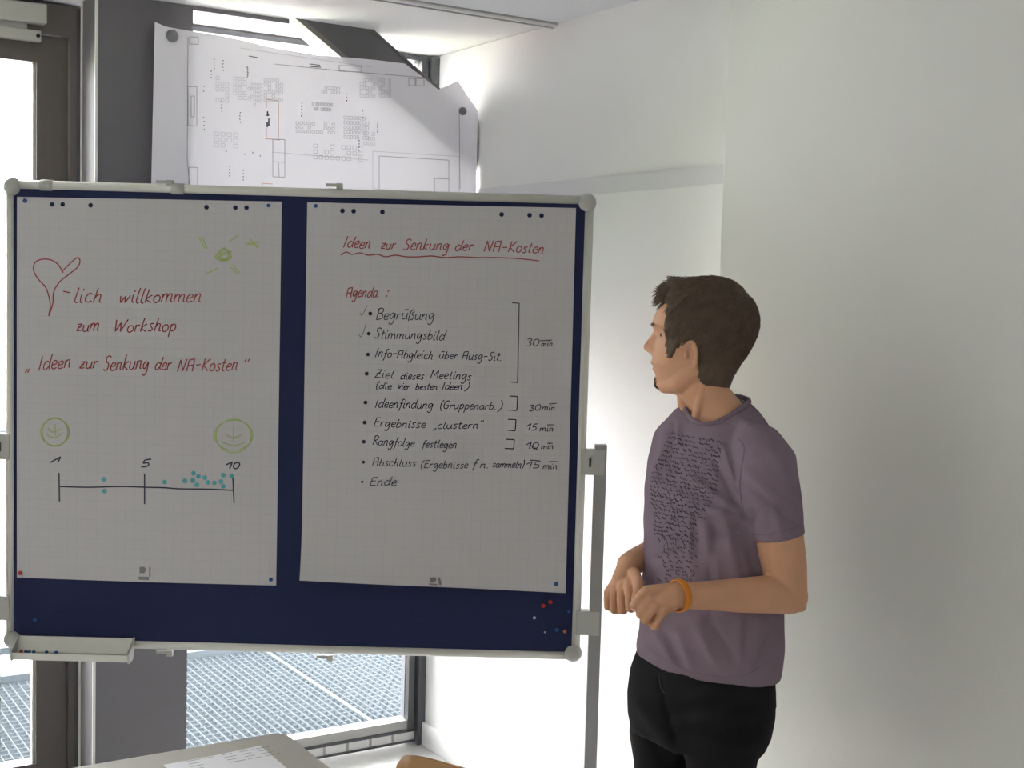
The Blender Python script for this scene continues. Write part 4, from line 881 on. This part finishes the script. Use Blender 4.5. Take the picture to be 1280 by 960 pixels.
SS = lambda p: np.array([(p-CAM).dot(RT), (p-CAM).dot(UP), (p-CAM).dot(FW)])
RTn, UPn, FWn, CAMn = [np.array(v) for v in (RT, UP, FW, CAM)]
def to_px(co): d = co-CAMn; z = d@FWn; return 640+FPX*(d@RTn)/z, 480-FPX*(d@UPn)/z, z-D0
# folds: (x0, y0, x1, y1, width px, height m)
FOLDS = [(925, 640, 868, 600, 7, .005), (926, 648, 886, 634, 6, .0055), (922, 655, 893, 668, 8, -.004), (905, 640, 925, 735, 9, .005), (880, 655, 905, 760, 9, .0035), (893, 660, 885, 770, 8, -.004), (930, 665, 955, 745, 9, -.004),
         (925, 612, 905, 560, 6, .0045), (918, 625, 893, 575, 5, -.003), (860, 640, 868, 730, 8, .003), (848, 790, 872, 850, 8, .004), (868, 778, 905, 845, 9, .005), (885, 775, 925, 835, 8, -.004), (925, 775, 922, 850, 7, .0045), (950, 775, 930, 850, 8, .005),
         (968, 780, 945, 835, 7, -.004), (815, 770, 840, 830, 8, .004), (826, 790, 860, 845, 7, -.0035), (935, 590, 990, 640, 8, .003), (940, 610, 1000, 655, 7, -.003), (960, 560, 985, 600, 9, .0025), (830, 545, 822, 600, 6, .003), (843, 530, 838, 585, 6, -.003),
         (845, 525, 850, 560, 5, .002), (915, 520, 960, 545, 7, .0025), (935, 650, 940, 640, 6, -.004), (820, 600, 880, 640, 10, .0022), (965, 620, 975, 665, 7, .0025), (905, 690, 860, 700, 9, .002), (815, 700, 850, 690, 8, .002)]
def shirt_folds(co, no):
    x, y, f = to_px(co); facing = -(no@FWn); wgt = np.clip((facing+.15)/.5, 0, 1); h = np.zeros(len(co))
    for x0, y0, x1, y1, w, a in FOLDS:
        dx, dy = x1-x0, y1-y0; L2 = dx*dx+dy*dy; t = np.clip(((x-x0)*dx+(y-y0)*dy)/L2, 0, 1); d = np.hypot(x-(x0+t*dx), y-(y0+t*dy)); h += 2.6*a*np.exp(-(d/(w*.8))**2)*(1-.4*np.abs(2*t-1))*np.clip((848-y)/30+.1, .1, 1)
    h += .0012*np.sin(co[:, 2]*55+co[:, 0]*40)*np.sin(co[:, 1]*47+1.3)
    return co+no*(h*wgt+.0008*np.sin(co[:, 2]*90+co[:, 0]*60)*(1-wgt))[:, None]
shirt = remeshed('t_shirt', sh, .0050, 'shirt', 12, shirt_folds)
_b = bmesh.new(); _b.from_mesh(shirt.data); kill = []
for v in _b.verts:
    if v.co.z < P(895, 540).z: continue
    k_ = collar_at(horiz_ang(v.co)); d1 = v.co-KCEN; d2 = k_-KCEN
    if math.hypot(d1.x, d1.y) < math.hypot(d2.x, d2.y)*.985: kill.append(v)
bmesh.ops.delete(_b, geom=kill, context='VERTS'); _b.to_mesh(shirt.data); _b.free()
sb = BVHTree.FromPolygons([tuple(v.co) for v in shirt.data.vertices], [tuple(p.vertices) for p in shirt.data.polygons])
def surf(px, py, off=.001, tree=None):
    d = ray(px, py).normalized(); h = (tree or sb).ray_cast(CAM, d, 6)
    return (h[0]+h[1]*off*(1 if h[1].dot(d) < 0 else -1)) if h[0] is not None else None
# collar band, hem and sleeve seams
def ring_on(c, A, a, Bq, b, n=60, lift=0): return [c+A*(a*math.cos(2*PI*k/n))+Bq*(b*math.sin(2*PI*k/n))+ZU*(lift*math.sin(2*PI*k/n)) for k in range(n)]
bm = bmesh.new(); tube(bm, [collar_at(2*PI*k/72)+ZU*.001 for k in range(72)], .0058, 10, closed=True); obj('collar', bm, M['shirt'], shirt, True)
bm = bmesh.new(); tube(bm, [collar_at(2*PI*k/72, .16)-ZU*.003 for k in range(72)], .0012, 6, closed=True)
bm.free()
# printed script rows on the chest
rn = random.Random(3); V = []; F = []
def stroke_on(pts2, w):
    prev = None
    for (x, y) in pts2:
        q = surf(x, y, .0012)
        if q is None: prev = None; continue
        k = len(V); V.append(tuple(q+UP*w/2+RT*w*.3)); V.append(tuple(q-UP*w/2-RT*w*.3))
        if prev is not None and (Vector(V[prev])-q).length < .02: F.append((prev, prev+1, k+1, k))
        prev = k
for j in range(24):
    y0 = 541+5.5*j; x0 = max(813, 838-2.5*j) if j < 17 else 818; x1 = (903-.6*j if j < 12 else 893-2.2*(j-12)); x = x0
    if j > 17: x1 = 872
    while x < x1:
        L_ = rn.uniform(9, 22); px_ = []; t = 0
        while t < L_ and x+t < x1: px_.append((x+t, y0+(x+t-x0)*.20+rn.uniform(-2.1, 2.1))); t += rn.uniform(.9, 1.7)
        stroke_on(px_, .0014 if rn.random() < .7 else .0020); x += L_+rn.uniform(1.5, 3.5)
for j in range(12):
    y0 = 668+5.6*j; x = 828+rn.uniform(-8, 6)
    while x < 869:
        L_ = rn.uniform(5, 12); px_ = []; t = 0
        while t < L_: px_.append((x+t*.8, y0+t*.2+rn.uniform(-2.6, 2.6))); t += rn.uniform(.9, 1.6)
        stroke_on(px_, .0013); x += L_+rn.uniform(0, 2)
obj('chest_print', (V, [], F), 'shirt_print', shirt)
def seam(name, pts2, r, m, parent, tree=None, off=.0):
    w_ = [surf(x, y, off, tree) for x, y in catmull(pts2, 5)]; w_ = [q for q in w_ if q is not None]
    if len(w_) > 2: obj(name, tube(bmesh.new(), w_, r, 6), m, parent, True)
seam('sleeve_seam', [(922, 548), (930, 560), (926, 590), (925, 612), (928, 640)], .0016, 'shirt', shirt)
seam('sleeve_hem', [(941, 669), (960, 668), (985, 663), (1000, 657)], .0013, 'shirt', shirt)
seam('hem_stitch', [(806, 806), (830, 824), (860, 838), (900, 846), (935, 843), (960, 826)], .0012, 'shirt', shirt)

# ---------------------------------------------------------------- wristband
wc = P(849, 744.5, -.265); ax_ = (P(866, 744.5, -.25)-P(838, 745, -.278)).normalized(); ax_ = (ax_+RT*.0+UP*.12).normalized(); s_ = ax_.cross(FW).normalized(); t_ = s_.cross(ax_).normalized(); Rw = rr(19.8, -.26)
bm = bmesh.new(); prof = [(0, -.0072), (.0022, -.0065), (.0022, .0065), (0, .0072), (-.0008, .0055), (-.0008, -.0055)]; n = 40; rg = []
for k in range(n):
    a = 2*PI*k/n; e = s_*math.cos(a)+t_*math.sin(a); rg.append([bm.verts.new(wc+e*(Rw*.97+pr_)+ax_*z_) for pr_, z_ in prof])
for k in range(n):
    A_, B_ = rg[k], rg[(k+1) % n]
    for i in range(len(prof)): bm.faces.new((A_[i], A_[(i+1) % len(prof)], B_[(i+1) % len(prof)], B_[i]))
obj('wristband', bm, 'wrist', man, True)['label'] = 'orange silicone wristband'

# ---------------------------------------------------------------- jeans and shoes
tr = bmesh.new(); T = []
for py, cx, w, a in ((800, 882, .150, .105), (820, 881, .160, .112), (850, 877, .172, .124), (880, 874.5, .174, .128), (905, 872.5, .168, .126), (925, 870, .155, .118)):
    T.append((P(cx, py), SIDE, w, CHEST, a, .01))
rings(tr, T, 48, 2.1)
for h, ft, x0 in ((P(900, 880, -.080), footL, 0), (P(838, 880, .085), footR, 0)):
    m1 = P(901, 960, -.085) if x0 == 0 and h is not None and ft is footL else P(833, 960, .09)
    knee = (m1*.5+ft*.5); knee.z = .45+ZG; capsule(tr, [h, (h+m1)/2, m1, knee, Vector((ft.x, ft.y, .25+ZG)), Vector((ft.x, ft.y, .075+ZG))], [.088, .088, rr(42), .064, .060, .062], 24)
TF = [(828, 880, 905, 868, 9, .0035), (835, 893, 925, 880, 8, -.0035), (840, 905, 940, 895, 8, .004), (846, 920, 945, 912, 8, -.0035), (850, 935, 942, 928, 8, .004), (852, 950, 940, 946, 8, -.0035), (800, 880, 842, 940, 9, .004), (795, 900, 835, 955, 8, -.004), (824, 845, 842, 925, 4, -.006), (862, 870, 925, 858, 8, .003)]
def jean_folds(co, no):
    x, y, f = to_px(co); facing = -(no@FWn); wgt = np.clip((facing+.2)/.5, 0, 1); h = np.zeros(len(co))
    for x0, y0, x1, y1, w, a in TF:
        dx, dy = x1-x0, y1-y0; L2 = dx*dx+dy*dy; t = np.clip(((x-x0)*dx+(y-y0)*dy)/L2, 0, 1); d = np.hypot(x-(x0+t*dx), y-(y0+t*dy)); h += a*np.exp(-(d/w)**2)
    h += .003*np.sin(co[:, 2]*70)*np.exp(-((co[:, 2]-ZG-.12)/.09)**2)
    return co+no*(h*wgt)[:, None]
jeans = remeshed('jeans', tr, .006, 'denim', 4, jean_folds)
jb = BVHTree.FromPolygons([tuple(v.co) for v in jeans.data.vertices], [tuple(p.vertices) for p in jeans.data.polygons])
seam('fly_stitching', [(824, 842), (824.5, 852), (827, 862), (831, 866)], .0006, 'stitch', jeans, jb, .0)
bm = bmesh.new(); pk = [P(940, 842, .05), P(962, 838, .06), P(963.5, 876, .06), P(955, 880, .06), P(938, 872, .05)]; prism(bm, pk, -HF*.07); bmesh.ops.bevel(bm, geom=bm.edges[:], offset=.006, segments=3, affect='EDGES'); obj('back_pocket', bm, 'denim', jeans, True)
for ft in (footL, footR):
    s_ = bmesh.new(); rs_ = []
    for d_, w_, h_ in ((-.085, .028, .035), (-.07, .038, .075), (-.03, .041, .10), (.02, .043, .095), (.07, .047, .065), (.12, .050, .05), (.16, .044, .042), (.185, .028, .030), (.195, .010, .020)):
        rs_.append((ft+CHEST*d_+ZU*h_/2, SIDE, w_, ZU, h_/2))
    rings(s_, rs_, 24, 2.4); so = obj('shoe', s_, 'shoe', man, True)
    bm = bmesh.new(); prism(bm, [ft+CHEST*(.055+.143*math.cos(2*PI*k/28))+SIDE*(.051*math.sin(2*PI*k/28)) for k in range(28)], ZU*.016); obj('sole', bm, 'gasket', so)
man.location = (CAM.x+(man.location.x-CAM.x)*KM, CAM.y+(man.location.y-CAM.y)*KM, 0); man.scale = (KM, KM, KM)
